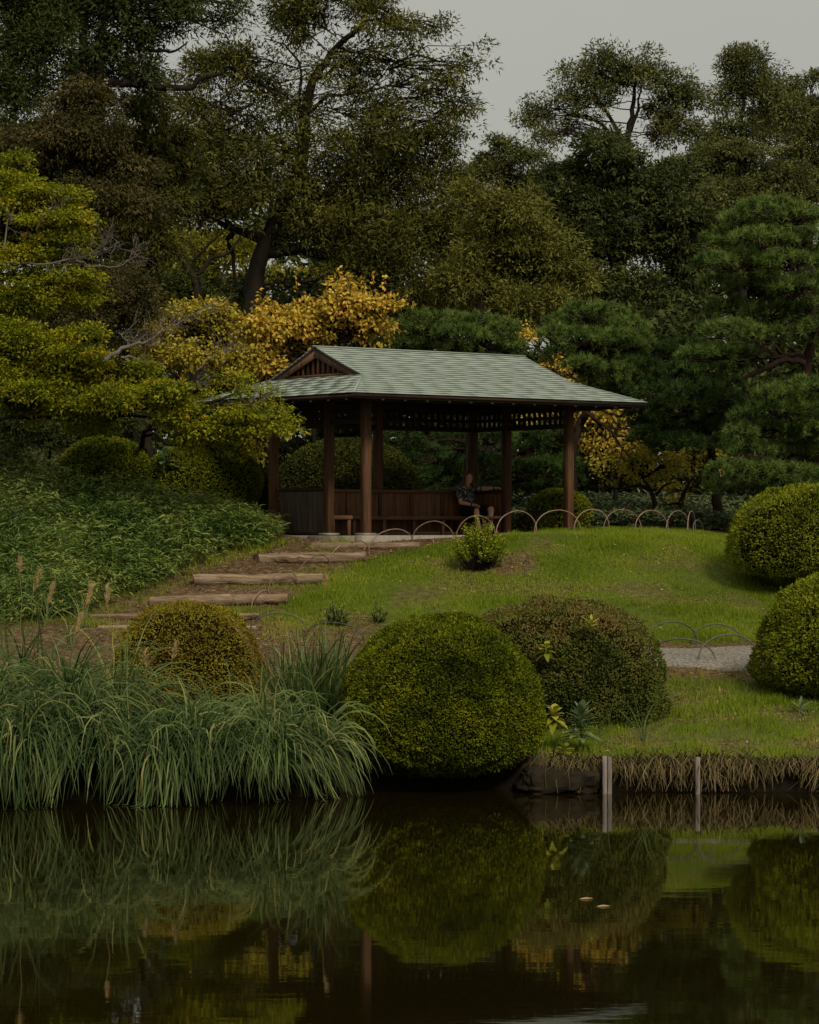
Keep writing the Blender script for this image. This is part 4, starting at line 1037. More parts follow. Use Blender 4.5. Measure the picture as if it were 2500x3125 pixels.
tree('maple_tree', 'lower yellow green maple whose branches reach over the pavilion eave', 50.8, [(440, 1400), (437, 1330), (470, 1290), (520, 1262)],
     [(230, 1030, 70, 26), (300, 1130, 90, 28), (450, 1140, 100, 30), (530, 1185, 100, 26, .8), (650, 1170, 80, 20, .5), (760, 1195, 70, 14, .35), (840, 1200, 40, 14, .5), (850, 1235, 45, 16, .6),
      (400, 1200, 100, 30), (340, 1230, 90, 36), (270, 1270, 60, 42), (500, 1230, 90, 28), (600, 1200, 80, 18, .4), (700, 1235, 80, 14, .35), (700, 1265, 80, 16, .7), (650, 1290, 90, 26), (770, 1270, 80, 24), (850, 1285, 50, 22), (740, 1320, 70, 22), (580, 1310, 70, 24), (520, 1290, 60, 22, .7), (620, 1350, 70, 24), (700, 1365, 60, 18), (870, 1310, 25, 16), (580, 1260, 90, 22)],
     seed=52, lai=4.6, r0=0.075, tdy=3.8, vary=0.9, limbs=[([(520, 1262), (560, 1255), (640, 1240)], 0.04, 0.02), ([(480, 1222), (560, 1236), (620, 1238), (690, 1230)], 0.035, 0.02), ([(520, 1262), (440, 1240), (370, 1230), (310, 1200)], 0.04, 0.02)],
     extra=bare([([(320, 1098), (360, 1075), (400, 1055), (450, 1040), (520, 1000), (620, 938)], 0.05, 50.2, 30), ([(400, 1055), (380, 1035), (360, 1015)], 0.02, 50.2, 10), ([(370, 1090), (410, 1092), (430, 1105)], 0.025, 50.1, 3), ([(465, 1185), (520, 1165), (580, 1175), (620, 1165)], 0.018, 49.9, 8), ([(600, 1130), (650, 1090), (690, 1060)], 0.012, 50, 12), ([(690, 1235), (760, 1235), (800, 1245)], 0.014, 50.0, 8)],
                red=[(715, 1155, 49.9, 3), (560, 1160, 50, 1)]), **MP)
tree('maple_tree', 'dense green maple at the left edge between its two neighbours', 51.2, [(-70, 1420), (-60, 1250), (0, 1180), (60, 1130)],
     [(40, 1030, 90, 36), (150, 1045, 90, 34), (230, 1090, 80, 30), (60, 1100, 120, 40), (180, 1140, 100, 36), (40, 1170, 100, 40), (140, 1200, 110, 40), (250, 1180, 70, 32), (220, 1240, 70, 36), (80, 1250, 90, 36), (270, 1300, 45, 40), (-60, 1100, 90, 100)],
     seed=53, lai=5.4, r0=0.08, **MP)
tree('evergreen_shrub', 'dark glossy shrub in deep shade under the left maples', 54.5, [(150, 1420), (160, 1330)],
     [(60, 1290, 90, 60), (160, 1310, 80, 50), (100, 1350, 120, 40), (220, 1330, 60, 40), (-60, 1300, 80, 70), (300, 1330, 80, 40), (380, 1300, 70, 50)], 'leaf_dark', 54, lai=3.5, L=0.08, W=0.04, r0=0.05, cr=0.22)

# ---------------------------------------------------------------- pines
def pine(name, label, Y, trunk, pads, seed, mat='needle', r0=0.16, limbs=(), dens=1.0, vary=0.7, nl=0.145, group='pines right of the pavilion'):
    rng = np.random.default_rng(seed)
    tp = np.array([P(x, y, Y) for (x, y) in trunk])
    gz = ground_z(tp[0, 0], Y)
    if tp[0, 2] > gz + 0.1: tp = np.concatenate([[[tp[0, 0], Y, gz - 0.1]], tp])
    tp[0, 2] = gz - 0.1
    base = tp[0] + [0, 0, 0.1]
    root = thing(name, label, 'pine tree', base, group=group)
    d_ = np.concatenate([bez(tp[k], tp[k + 1], 0, 0.03 * np.linalg.norm(tp[k + 1] - tp[k]), rng, 5)[:-1] for k in range(len(tp) - 1)] + [tp[-1:]])
    bg = Bag(); bg.add(*tube(d_, np.linspace(r0, r0 * 0.35, len(d_)), 9))
    obj('trunk', bg.mesh('trunk', base, True), M['bark_pine'], root)
    lb, T, D = Bag(), [], []
    s = F_PX / Y
    for (pts, ra, rb) in limbs:
        q = np.array([P(x, y, Y - 0.3) for (x, y) in pts])
        q = np.concatenate([bez(q[k], q[k + 1], 0, 0.05 * np.linalg.norm(q[k + 1] - q[k]), rng, 4)[:-1] for k in range(len(q) - 1)] + [q[-1:]])
        lb.add(*tube(q, np.linspace(ra, rb, len(q)), 6))
    for pd in pads:
        px, py, rx, ry = pd[:4]
        k = pd[4] if len(pd) > 4 else 1.0
        c = P(px, py, Y + rng.uniform(-1.5 * vary, 0.5 * vary))
        R = np.array([rx / s, max(rx / s * 0.75, 0.35), 1.45 * ry / s])
        n = int(dens * k * 82 * math.pi * R[0] * R[1])
        u = rand_dir(rng, n); u[:, 2] = np.where(rng.random(n) < 0.75, np.abs(u[:, 2]), u[:, 2])
        rad = rng.uniform(0.55, 1.0, (n, 1)) ** 0.5
        p = c + u * rad * R
        T.append(p); D.append(unit(unit(u / R) * 0.75 + np.array([0, -0.1, 0.7]) + rng.normal(0, 0.25, (n, 3))))
        low = d_[d_[:, 2] < c[2] + 0.5]
        low = low if len(low) else d_[:2]
        a = low[np.argmin(np.linalg.norm(low - c, axis=1))]
        l = bez(a, c - [0, 0, R[2] * 0.4], 0.08, 0.06 * np.linalg.norm(c - a) * 0.6, rng, 8)
        lb.add(*tube(l, np.linspace(0.05, 0.018, 8), 5))
        for q in p[rng.permutation(n)[:max(4, n // 4)]]:
            lb.add(*tube(bez(l[rng.integers(4, 8)], q, -0.04, 0.02, rng, 4), np.linspace(0.014, 0.005, 4), 4))
    obj('limbs', lb.mesh('limbs', base, True), M['bark_pine'], root)
    T, D = np.concatenate(T), np.concatenate(D)
    per = 40
    n = len(T) * per
    i = np.repeat(np.arange(len(T)), per)
    st = T[i] + D[i] * rng.uniform(-0.03, 0.06, (n, 1))
    nd_ = unit(D[i] * 0.75 + rand_dir(rng, n) * 0.95)
    Ln = nl * rng.uniform(0.7, 1.15, (n, 1))
    side = unit(np.cross(nd_, rand_dir(rng, n))) * 0.0058
    V = np.stack([st - side, st + side, st + nd_ * Ln], 1).reshape(-1, 3)
    rn = np.clip(rng.normal(0.45, 0.24, len(T))[i] + rng.normal(0, 0.12, n), 0, 1)
    rn = np.clip(rn[:, None] + np.array([-0.18, -0.18, 0.22])[None, :], 0, 1).ravel()
    obj('needles', np_mesh('needles', V - base, np.arange(3 * n).reshape(n, 3), rn), M[mat], root)
    return root
pine('pine_tree', 'big layered dark green pine at the right edge', 55.5, [(2500, 1560), (2480, 1350), (2462, 1140), (2480, 980), (2440, 800), (2400, 680)],
     [(2350, 650, 110, 28), (2280, 680, 90, 26), (2430, 670, 90, 28), (2210, 740, 70, 26), (2330, 740, 110, 28), (2450, 740, 90, 28), (2180, 810, 65, 26), (2280, 810, 100, 28), (2400, 810, 100, 28), (2490, 800, 60, 28), (2190, 880, 70, 26), (2310, 880, 100, 28), (2430, 890, 80, 26), (2240, 950, 90, 26), (2350, 960, 90, 26), (2470, 950, 50, 26),
      (2230, 1020, 100, 26), (2340, 1030, 80, 22), (2160, 1090, 90, 24), (2260, 1090, 70, 22), (2400, 1195, 80, 24), (2470, 1190, 60, 24), (2350, 1215, 60, 22), (2390, 1260, 90, 24), (2480, 1265, 60, 24), (2300, 1275, 70, 22), (2350, 1320, 80, 24), (2450, 1330, 80, 24), (2260, 1330, 60, 22),
      (2290, 1385, 80, 24), (2400, 1390, 90, 24), (2490, 1390, 50, 24), (2230, 1440, 70, 24), (2330, 1450, 90, 24), (2440, 1460, 80, 24), (2220, 1490, 60, 22), (2300, 1500, 70, 20), (2470, 870, 70, 26), (2500, 1010, 60, 24), (2440, 1230, 70, 24), (2500, 1320, 60, 30), (2470, 1500, 60, 30), (2600, 900, 90, 120), (2600, 1300, 90, 120)],
     61, 'needle_light', 0.15, limbs=[([(2460, 1110), (2400, 1095), (2350, 1120), (2300, 1140), (2270, 1155)], 0.075, 0.04), ([(2470, 1040), (2420, 1010), (2370, 1000)], 0.05, 0.02), ([(2470, 1380), (2400, 1410), (2350, 1400)], 0.045, 0.015)], dens=1.25)
pine('pine_tree', 'spreading dark pine whose branches sweep left behind the roof corner', 57.5, [(2192, 1600), (2190, 1500), (2170, 1350), (2130, 1200), (2080, 1110)],
     [(2000, 1085, 80, 26), (2090, 1075, 80, 26), (2140, 1130, 80, 26), (1950, 1130, 70, 26), (2050, 1150, 90, 28), (1920, 1180, 60, 24), (2000, 1200, 90, 26), (2120, 1200, 90, 28), (2200, 1180, 70, 26), (2060, 1250, 100, 28), (2170, 1260, 90, 28), (1980, 1270, 80, 26), (2020, 1310, 100, 28), (2130, 1320, 90, 28), (2220, 1310, 60, 26), (1970, 1340, 60, 22), (2060, 1360, 90, 24), (2170, 1370, 70, 24), (2210, 1230, 70, 24), (1890, 1110, 50, 20)],
     62, 'needle', 0.13, dens=1.25)
pine('pine_tree', 'round headed pine with twisting trunk beside the right roof slope', 57.0, [(1720, 1610), (1735, 1430), (1752, 1340), (1785, 1270), (1808, 1200), (1800, 1090)],
     [(1790, 955, 70, 22), (1850, 965, 70, 22), (1730, 990, 70, 22), (1820, 1000, 100, 24), (1910, 1005, 70, 24), (1690, 1030, 50, 22), (1770, 1040, 90, 24), (1870, 1045, 90, 24), (1950, 1055, 45, 24), (1720, 1080, 60, 22), (1820, 1085, 80, 22), (1910, 1095, 70, 22), (1780, 1120, 60, 18), (1860, 1135, 70, 18), (1830, 1170, 60, 16, .7)],
     63, 'needle_light', 0.14, dens=1.15, limbs=[([(1790, 1260), (1830, 1290), (1870, 1320), (1900, 1370), (1930, 1400)], 0.05, 0.012), ([(1850, 1300), (1890, 1310), (1930, 1300), (1960, 1320)], 0.03, 0.008), ([(1880, 1330), (1910, 1330), (1950, 1370)], 0.025, 0.008), ([(1790, 1250), (1840, 1250), (1890, 1270), (1920, 1240), (1950, 1260)], 0.04, 0.008), ([(1860, 1260), (1880, 1290), (1920, 1290)], 0.02, 0.006), ([(1900, 1370), (1890, 1410), (1860, 1430)], 0.02, 0.006), ([(1770, 1290), (1760, 1270), (1770, 1250)], 0.03, 0.008), ([(1840, 1290), (1850, 1340), (1880, 1390)], 0.02, 0.006)])
pine('pine_tree', 'pine crown showing above the pavilion ridge', 60.0, [(1437, 1600), (1436, 1300), (1400, 1080)],
     [(1290, 975, 60, 20), (1370, 985, 80, 20), (1460, 990, 70, 22), (1540, 1010, 50, 22), (1220, 1010, 60, 20), (1310, 1020, 80, 22), (1400, 1030, 90, 22), (1500, 1045, 80, 22), (1180, 1045, 50, 18), (1250, 1060, 80, 20), (1360, 1070, 90, 20), (1560, 1065, 50, 20)],
     64, 'needle_light', 0.12, dens=1.1, group='pines behind the pavilion')
pine('pine_tree', 'shaded pine seen through the middle of the pavilion', 61.5, [(1690, 1560), (1680, 1480), (1600, 1420), (1480, 1350)],
     [(1220, 1350, 80, 28), (1300, 1400, 90, 30), (1400, 1360, 90, 30), (1490, 1340, 80, 30), (1260, 1450, 90, 30), (1360, 1470, 90, 30), (1480, 1430, 90, 30), (1590, 1370, 80, 28), (1570, 1450, 80, 30), (1660, 1440, 80, 26), (1740, 1430, 60, 24), (1450, 1510, 100, 24), (1310, 1520, 100, 26), (1600, 1500, 70, 22), (1720, 1480, 70, 22), (1660, 1330, 60, 22)],
     65, 'needle', 0.12, dens=1.15, group='pines behind the pavilion')
# ------------------------------------------------------------------ clipped bushes
def bush(label, px, Y, rx_px, top_py, zbase, mat, seed, ry=1.0, n=30000, L=0.04, W=0.022, amp=0.05, p=2.3, zlow=0.55, cf=0.36, rough=0.02, name='clipped_bush', xoff=0.0, holes=True, fade=None, sparse=1.0, group=None, stick=0.0):
    rng = np.random.default_rng(seed)
    s = F_PX / Y
    x = (px - 1250) / s
    rx = rx_px / s
    ztop = EYE + (HORIZON - top_py) / s
    H = ztop - zbase
    cz = zbase + H * cf
    ru, rd = ztop - cz, H * zlow
    base = np.array([x, Y, zbase])
    root = thing(name, label, 'bush', base, group=group)
    def shape(u):
        R = np.stack([np.full(len(u), rx), np.full(len(u), rx * ry), np.where(u[:, 2] > 0, ru, rd)], -1)
        r = (np.abs(u / R) ** p).sum(-1) ** (-1 / p)
        return u * r[:, None]
    def disp(q):
        a = (vnoise(q + seed * 7.7, 1.4, seed) - 0.5) * amp * 1.6 + (vnoise(q + seed, 4.0, seed + 1) - 0.5) * amp + (vnoise(q, 9.0, seed + 2) - 0.5) * amp * 0.7
        if holes:
            a -= 0.05 * sstep(0.78, 0.9, vnoise(q, 3.1, seed + 3))
        return a
    c = np.array([x, Y, cz])
    u = rand_dir(rng, int(n * 1.35)); u = u[(u[:, 2] > -0.75) & ((u[:, 1] < 0.45) | (rng.random(len(u)) < 0.45))]
    q = shape(u); o = unit(np.sign(q) * np.abs(q) ** (p - 1) / np.array([rx, rx * ry, ru]) ** p)
    pos = c + q + o * (disp(q) - np.abs(rng.normal(0, rough, len(u))) + stick * np.maximum(0, rng.normal(0, 1, len(u)) - 1.0))[:, None]
    d = unit(o * 0.7 + rng.normal(0, 0.55, q.shape) + np.array([0, 0, 0.25]))
    nm = unit(o * 0.6 + rng.normal(0, 0.45, q.shape) + np.array([0, 0, 0.5]))
    V, Fq = leaves(pos, d, nm, L * rng.uniform(0.65, 1.3, len(u)), W * rng.uniform(0.7, 1.25, len(u)))
    rn = rng.normal(0.5, 0.11, len(u)) + (vnoise(q, 7.0, seed + 5) - 0.5) * 0.45 + (vnoise(q, 1.7, seed + 6) - 0.5) * 0.35
    if fade is not None: rn = rn + fade(q, rx, ru)
    obj('foliage', np_mesh('foliage', V - base, Fq, np.repeat(np.clip(rn, 0, 1), 4)), M[mat], root)
    # dark solid dome: the shade inside the bush put into a core
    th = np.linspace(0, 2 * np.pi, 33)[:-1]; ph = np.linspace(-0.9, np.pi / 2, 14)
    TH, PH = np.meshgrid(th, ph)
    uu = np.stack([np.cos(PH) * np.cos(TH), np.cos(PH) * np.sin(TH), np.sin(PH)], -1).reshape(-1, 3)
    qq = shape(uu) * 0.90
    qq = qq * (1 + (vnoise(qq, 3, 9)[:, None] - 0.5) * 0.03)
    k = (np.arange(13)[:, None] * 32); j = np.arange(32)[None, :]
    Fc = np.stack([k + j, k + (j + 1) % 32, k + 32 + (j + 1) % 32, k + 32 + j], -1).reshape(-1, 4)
    obj('shade_core', np_mesh('shade_core', qq + c - base, Fc, smooth=True), M['twigs'], root)
    st = Bag()
    for _ in range(7):
        a = np.array([rng.normal(0, 0.12), rng.normal(0, 0.12), -0.12]); b = c - base + np.array([rng.normal(0, rx * 0.35), rng.normal(0, rx * 0.35), 0])
        st.add(*tube(bez(a, b, 0, 0.04, rng, 5), np.linspace(0.03, 0.015, 5), 5))
    obj('stems', st.mesh('stems'), M['bark'], root)
    return root
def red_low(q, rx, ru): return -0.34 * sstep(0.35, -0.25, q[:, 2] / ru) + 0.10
def brown_top(q, rx, ru): return 0.40 * sstep(0.45, 1.0, q[:, 2] / ru) * (0.4 + vnoise(q, 1.5, 77)) - 0.10
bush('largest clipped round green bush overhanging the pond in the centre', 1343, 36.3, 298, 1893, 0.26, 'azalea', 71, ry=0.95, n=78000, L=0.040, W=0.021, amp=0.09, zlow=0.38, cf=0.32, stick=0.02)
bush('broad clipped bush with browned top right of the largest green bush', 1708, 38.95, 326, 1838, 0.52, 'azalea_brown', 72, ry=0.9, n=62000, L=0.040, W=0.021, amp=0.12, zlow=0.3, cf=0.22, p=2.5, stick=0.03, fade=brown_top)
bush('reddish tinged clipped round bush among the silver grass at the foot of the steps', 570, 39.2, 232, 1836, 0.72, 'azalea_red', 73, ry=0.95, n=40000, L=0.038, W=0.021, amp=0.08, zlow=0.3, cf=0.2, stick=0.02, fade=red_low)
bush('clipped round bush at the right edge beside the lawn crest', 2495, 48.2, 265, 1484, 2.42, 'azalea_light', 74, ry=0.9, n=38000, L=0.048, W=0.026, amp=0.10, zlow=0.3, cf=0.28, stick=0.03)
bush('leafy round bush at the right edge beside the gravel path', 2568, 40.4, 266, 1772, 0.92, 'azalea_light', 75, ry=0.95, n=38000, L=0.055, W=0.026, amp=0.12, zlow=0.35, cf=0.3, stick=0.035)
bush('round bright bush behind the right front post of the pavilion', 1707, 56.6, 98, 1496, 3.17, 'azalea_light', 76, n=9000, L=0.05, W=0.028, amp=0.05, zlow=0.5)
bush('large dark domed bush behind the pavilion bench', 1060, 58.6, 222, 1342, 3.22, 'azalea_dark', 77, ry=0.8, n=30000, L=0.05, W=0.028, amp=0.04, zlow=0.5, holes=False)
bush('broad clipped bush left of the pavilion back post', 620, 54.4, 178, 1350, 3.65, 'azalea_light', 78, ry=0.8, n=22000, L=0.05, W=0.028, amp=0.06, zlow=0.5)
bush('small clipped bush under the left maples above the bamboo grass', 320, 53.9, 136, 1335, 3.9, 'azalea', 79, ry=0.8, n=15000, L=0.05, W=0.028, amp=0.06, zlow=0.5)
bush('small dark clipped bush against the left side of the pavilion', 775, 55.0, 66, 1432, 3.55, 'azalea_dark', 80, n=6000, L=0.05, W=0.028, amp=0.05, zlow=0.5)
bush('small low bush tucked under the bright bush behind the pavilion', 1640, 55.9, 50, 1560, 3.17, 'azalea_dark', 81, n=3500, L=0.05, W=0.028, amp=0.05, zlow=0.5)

# bright upright shrub on the lawn
def sprig_shrub(label, px, Y, rx_px, top_py, mat, seed, n=90, L=0.05, W=0.022, name='bright_shrub', per=34):
    rng = np.random.default_rng(seed)
    s = F_PX / Y; x = (px - 1250) / s
    zb = ground_z(x, Y) - 0.02
    H = EYE + (HORIZON - top_py) / s - zb; R = rx_px / s
    base = np.array([x, Y, zb])
    root = thing(name, label, 'shrub', base)
    sb, lf = Bag(), Bag()
    for _ in range(n):
        th = rng.uniform(0, 2 * np.pi); rr = R * math.sqrt(rng.random())
        h = H * (1 - 0.55 * (rr / R) ** 2) * rng.uniform(0.7, 1.08)
        a = np.array([math.cos(th) * rr * 0.35, math.sin(th) * rr * 0.35, 0]); b = np.array([math.cos(th) * rr, math.sin(th) * rr, h])
        l = bez(a, b, 0.0, 0.02, rng, 6)
        sb.add(*tube(l, np.linspace(0.008, 0.003, 6), 4))
        t = rng.uniform(0.3, 1.0, per) ** 0.7
        pos = a + (b - a) * t[:, None]
        d = unit(rand_dir(rng, per) * np.array([1, 1, 0.4]) + np.array([0, 0, 0.45]))
        V, Fq = leaves(pos, d, rand_dir(rng, per) + [0, 0, 0.8], L * rng.uniform(0.7, 1.2, per), W)
        lf.add(V, Fq, np.repeat(np.clip(0.15 + 0.6 * t + rng.normal(0, 0.12, per), 0, 1), 4))
    obj('stems', sb.mesh('stems'), M['bark'], root)
    obj('foliage', lf.mesh('foliage'), M[mat], root)
sprig_shrub('bright green upright shrub planted alone on the lawn before the pavilion', 1463, 48.75, 92, 1583, 'shrub_bright', 91, n=150)
sprig_shrub('small dark tufted seedling at the worn foot of the lawn', 1028, 45.6, 46, 1832, 'sasa', 92, n=34, L=0.05, W=0.014, name='seedling_shrub', per=30)
sprig_shrub('smaller thin seedling right of the dark tufted one', 1152, 45.8, 34, 1828, 'sasa', 93, n=16, L=0.05, W=0.014, name='seedling_shrub', per=20)

# ------------------------------------------------------------------ bamboo grass on the left slope
rng = np.random.default_rng(100)
ns = 15000
Y = rng.uniform(44.9, 57.0, ns); X = sasa_x(Y) - rng.random(ns) ** 1.15 * 9.0
edge_d = sasa_x(Y) - X
okm = (edge_d > rng.uniform(0.0, 0.35, ns)) & ((X > -3.2 + 0 * Y) | (Y < 57)) & (np.abs(1250 + F_PX * X / Y - 700) < 1150) & (Y < np.interp(1250 + F_PX * X / Y, [0, 200, 260, 900], [57, 54.6, 53.1, 53.2]))
X, Y, edge_d = X[okm], Y[okm], edge_d[okm]
Z = land(X, Y)
hgt = (0.22 + 0.34 * np.clip(edge_d / 0.9, 0, 1)) * rng.uniform(0.7, 1.2, len(X)) * (0.85 + 0.35 * vnoise(np.stack([X, Y, 0 * X], -1), 0.8, 31))
per = 7
i = np.repeat(np.arange(len(X)), per); n = len(i)
lean = rng.normal(0, 0.10, (len(X), 2))
t = rng.uniform(0.35, 1.0, n)
pos = np.stack([X[i] + lean[i, 0] * t, Y[i] + lean[i, 1] * t, Z[i] + hgt[i] * t], -1)
az = rng.uniform(0, 2 * np.pi, n)
d = unit(np.stack([np.cos(az), np.sin(az), rng.uniform(-0.25, 0.75, n)], -1))
Lf = rng.uniform(0.11, 0.23, n)
V, Fq = leaves(pos, d, rng.normal(0, 0.3, (n, 3)) + [0, 0, 1], Lf, Lf * 0.17, droop=0.28)
rn = np.clip(0.25 + 0.35 * t + rng.normal(0, 0.13, n) + (vnoise(pos, 1.2, 33) - 0.5) * 0.45 + 0.12 * sstep(0.8, 0.0, edge_d[i]), 0, 1)
bg = Bag(); bg.add(V, Fq, np.repeat(rn, 4))
tag(obj('bamboo_grass', bg.mesh('bamboo_grass'), M['sasa']), 'waist deep green bamboo grass covering the slope left of the steps', kind='stuff')

# low broad ground cover behind the hoops on the right
rng = np.random.default_rng(101)
ns = 3600
X = rng.uniform(1.6, 9.5, ns); Y = rng.uniform(56.2, 63.5, ns)
keep = (Y > 55.5 + 0.35 * np.maximum(0, X - 6) + 0.6)
X, Y = X[keep], Y[keep]; Z = land(X, Y)
per = 8; i = np.repeat(np.arange(len(X)), per); n = len(i)
pos = np.stack([X[i], Y[i], Z[i] + rng.uniform(0.05, 0.34, n)], -1) + rng.normal(0, 0.06, (n, 3)) * [1, 1, 0]
d = unit(np.stack([rng.normal(0, 1, n), rng.normal(0, 1, n), rng.uniform(-0.1, 0.6, n)], -1))
V, Fq = leaves(pos, d, rng.normal(0, 0.35, (n, 3)) + [0, -0.2, 1], 0.15, 0.055, droop=0.25)
tag(obj('ground_cover', np_mesh('ground_cover', V, Fq, np.repeat(np.clip(rng.normal(0.5, 0.2, n), 0, 1), 4)), M['groundcover']), 'grey green leafy ground cover behind the row of hoops', kind='stuff')

# ------------------------------------------------------------------ lawn
rng = np.random.default_rng(102)
def blades(X, Y, Z, h, w, rn, lean=0.35):
    n = len(X)
    az = rng.uniform(0, 2 * np.pi, n)
    s = np.stack([np.cos(az), np.sin(az), 0 * az], -1) * (w / 2)[:, None]
    b = np.stack([X, Y, Z], -1)
    tip = b + np.stack([rng.normal(0, lean, n) * h, rng.normal(0, lean, n) * h, h], -1)
    return np.stack([b - s, b + s, tip], 1).reshape(-1, 3), np.arange(3 * n).reshape(n, 3), np.repeat(rn, 3)
def scatter(n, x0, x1, y0, y1):
    X = rng.uniform(x0, x1, n); Y = rng.uniform(y0, y1, n)
    k = np.abs(1250 + F_PX * X / Y - 1250) < 1500
    return X[k], Y[k]
bg = Bag()
for (n, x0, x1, y0, y1, h0) in ((330000, -2.6, 9.6, 44.5, 55.5, 0.045), (95000, 0.5, 7.5, 35.9, 42.3, 0.06), (36000, -6.5, -1.0, 44.6, 50.8, 0.06)):
    X, Y = scatter(n, x0, x1, y0, y1)
    la, we = zone_masks(X, Y)
    onpath = (Y > path_lo(X) + 0.05) & (Y < path_hi(X) - 0.05)
    uv = np.stack([X, Y], -1) - FL[None, :2]
    u = uv @ LD[:2]; v = uv @ BD[:2]
    inpav = (u > -0.33) & (u < WU + 0.33) & (v > -0.33) & (v < DV + 0.33)
    q = np.stack([X, Y, 0 * X], -1)
    pr = la * (1 - 0.86 * we)
    if x0 < -5: pr = 0.9 * sstep(0.5, 0.66, vnoise(q, 1.4, 45)) + 0.6 * sstep(0.5, 0.0, X - sasa_x(Y)) + 0.12 * sstep(0.5, 0.0, lawn_x(Y) - X)
    if y0 < 40: pr = pr * (0.35 + 0.65 * sstep(0.35, 0.6, vnoise(q, 1.7, 46)))
    k = (rng.random(len(X)) < pr) & ~onpath & ~inpav
    X, Y, q = X[k], Y[k], q[k]
    Z = land(X, Y) - 0.008
    tall = 1 + 0.9 * sstep(0.6, 0.85, vnoise(q, 2.2, 47)) + (0.8 * sstep(0.3, 0.0, Y - bank(X)) if y0 < 40 else 0)
    h = h0 * tall * rng.uniform(0.6, 1.4, len(X))
    rn = np.clip(0.44 + rng.normal(0, 0.09, len(X)) + (vnoise(q, 1.1, 48) - 0.5) * 0.38 + 0.35 * (we[k] if len(we) == len(k) else 0), 0, 1)
    bg.add(*blades(X, Y, Z, h, np.full(len(X), 0.011), rn))
tag(obj('lawn_grass', bg.mesh('lawn_grass'), M['lawn']), 'short green lawn grass over the mound and the bank', kind='stuff')

# dry straw and needles on the worn soil
bg = Bag()
X, Y = scatter(70000, -7, 7.5, 36.2, 51.0)
la, we = zone_masks(X, Y)
dirt = ((X > sasa_x(Y) - 0.2) & (X < lawn_x(Y) + 0.3) & (Y > 44.6)) | (rng.random(len(X)) < we * 0.8) | ((np.abs(Y - path_lo(X)) < 0.35) | (np.abs(Y - path_hi(X)) < 0.25))
k = dirt & (rng.random(len(X)) < 0.85)
X, Y = X[k], Y[k]; Z = land(X, Y) + 0.012
n = len(X)
d = unit(np.stack([rng.normal(0, 1, n), rng.normal(0, 1, n), rng.normal(0.12, 0.2, n)], -1))
V, Fq = leaves(np.stack([X, Y, Z], -1), d, rng.normal(0, 0.3, (n, 3)) + [0, 0, 1], rng.uniform(0.04, 0.12, n), rng.uniform(0.006, 0.02, n))
bg.add(V, Fq, np.repeat(np.clip(rng.normal(0.5, 0.25, n), 0, 1), 4))
X, Y = scatter(900, -1.5, 8.5, 36.3, 53.5)
la, we = zone_masks(X, Y); k = la > 0.5; X, Y = X[k], Y[k]; n = len(X)
V, Fq = leaves(np.stack([X, Y, land(X, Y) + 0.035], -1), unit(np.stack([rng.normal(0, 1, n), rng.normal(0, 1, n), rng.normal(0, 0.2, n)], -1)), rng.normal(0, 0.3, (n, 3)) + [0, 0, 1], rng.uniform(0.03, 0.06, n), rng.uniform(0.02, 0.035, n))
bg.add(V, Fq, np.repeat(np.clip(rng.normal(0.8, 0.2, n), 0, 1), 4))
tag(obj('dry_litter', bg.mesh('dry_litter'), M['drygrass']), 'dry straw and leaf litter on the worn soil by the steps', kind='stuff')

# fringe of grass and roots hanging down the bank on the right
rng = np.random.default_rng(103)
n = 4200
X = rng.uniform(1.75, 8.5, n)
Yb = bank(X) - rng.uniform(-0.02, 0.10, n)
clump = vnoise(np.stack([X, 0 * X, 0 * X], -1), 5.5, 51)
Ln = rng.uniform(0.15, 0.62, n) * (0.25 + 1.15 * clump)
pts = np.zeros((n, 5, 3)); pts[:, 0] = np.stack([X, Yb, 0.36 + rng.uniform(-0.05, 0.06, n)], -1)
dr = unit(np.stack([rng.normal(0, 0.7, n), rng.uniform(-0.9, -0.1, n), rng.normal(0.2, 0.4, n)], -1))
for k in range(1, 5):
    pts[:, k] = pts[:, k - 1] + dr * (Ln / 4)[:, None]
    dr = unit(dr + np.stack([rng.normal(0, 0.38, n), rng.normal(0.05, 0.1, n), np.full(n, -0.62)], -1))
pts[:, :, 2] = np.maximum(pts[:, :, 2], 0.015)
az = rng.uniform(-0.6, 0.6, n); sd = np.stack([np.cos(az), np.sin(az), 0 * az], -1)
wv = np.array([0.006, 0.007, 0.006, 0.005, 0.002])
A = pts - sd[:, None] * wv[None, :, None]; B = pts + sd[:, None] * wv[None, :, None]
V = np.stack([A, B], 2).reshape(-1, 3)
b0 = (np.arange(n) * 10)[:, None]; kk = np.arange(4)[None, :] * 2
Fq = np.stack([b0 + kk, b0 + kk + 1, b0 + kk + 3, b0 + kk + 2], -1).reshape(-1, 4)
tag(obj('hanging_roots', np_mesh('hanging_roots', V, Fq, np.repeat(np.clip(rng.normal(0.45, 0.2, n)[:, None] + np.array([-0.4, -0.2, 0.05, 0.12, 0.15])[None, :], 0, 1).ravel(), 2)), M['straw']), 'straw coloured grass roots hanging over the bank above the water', kind='stuff')

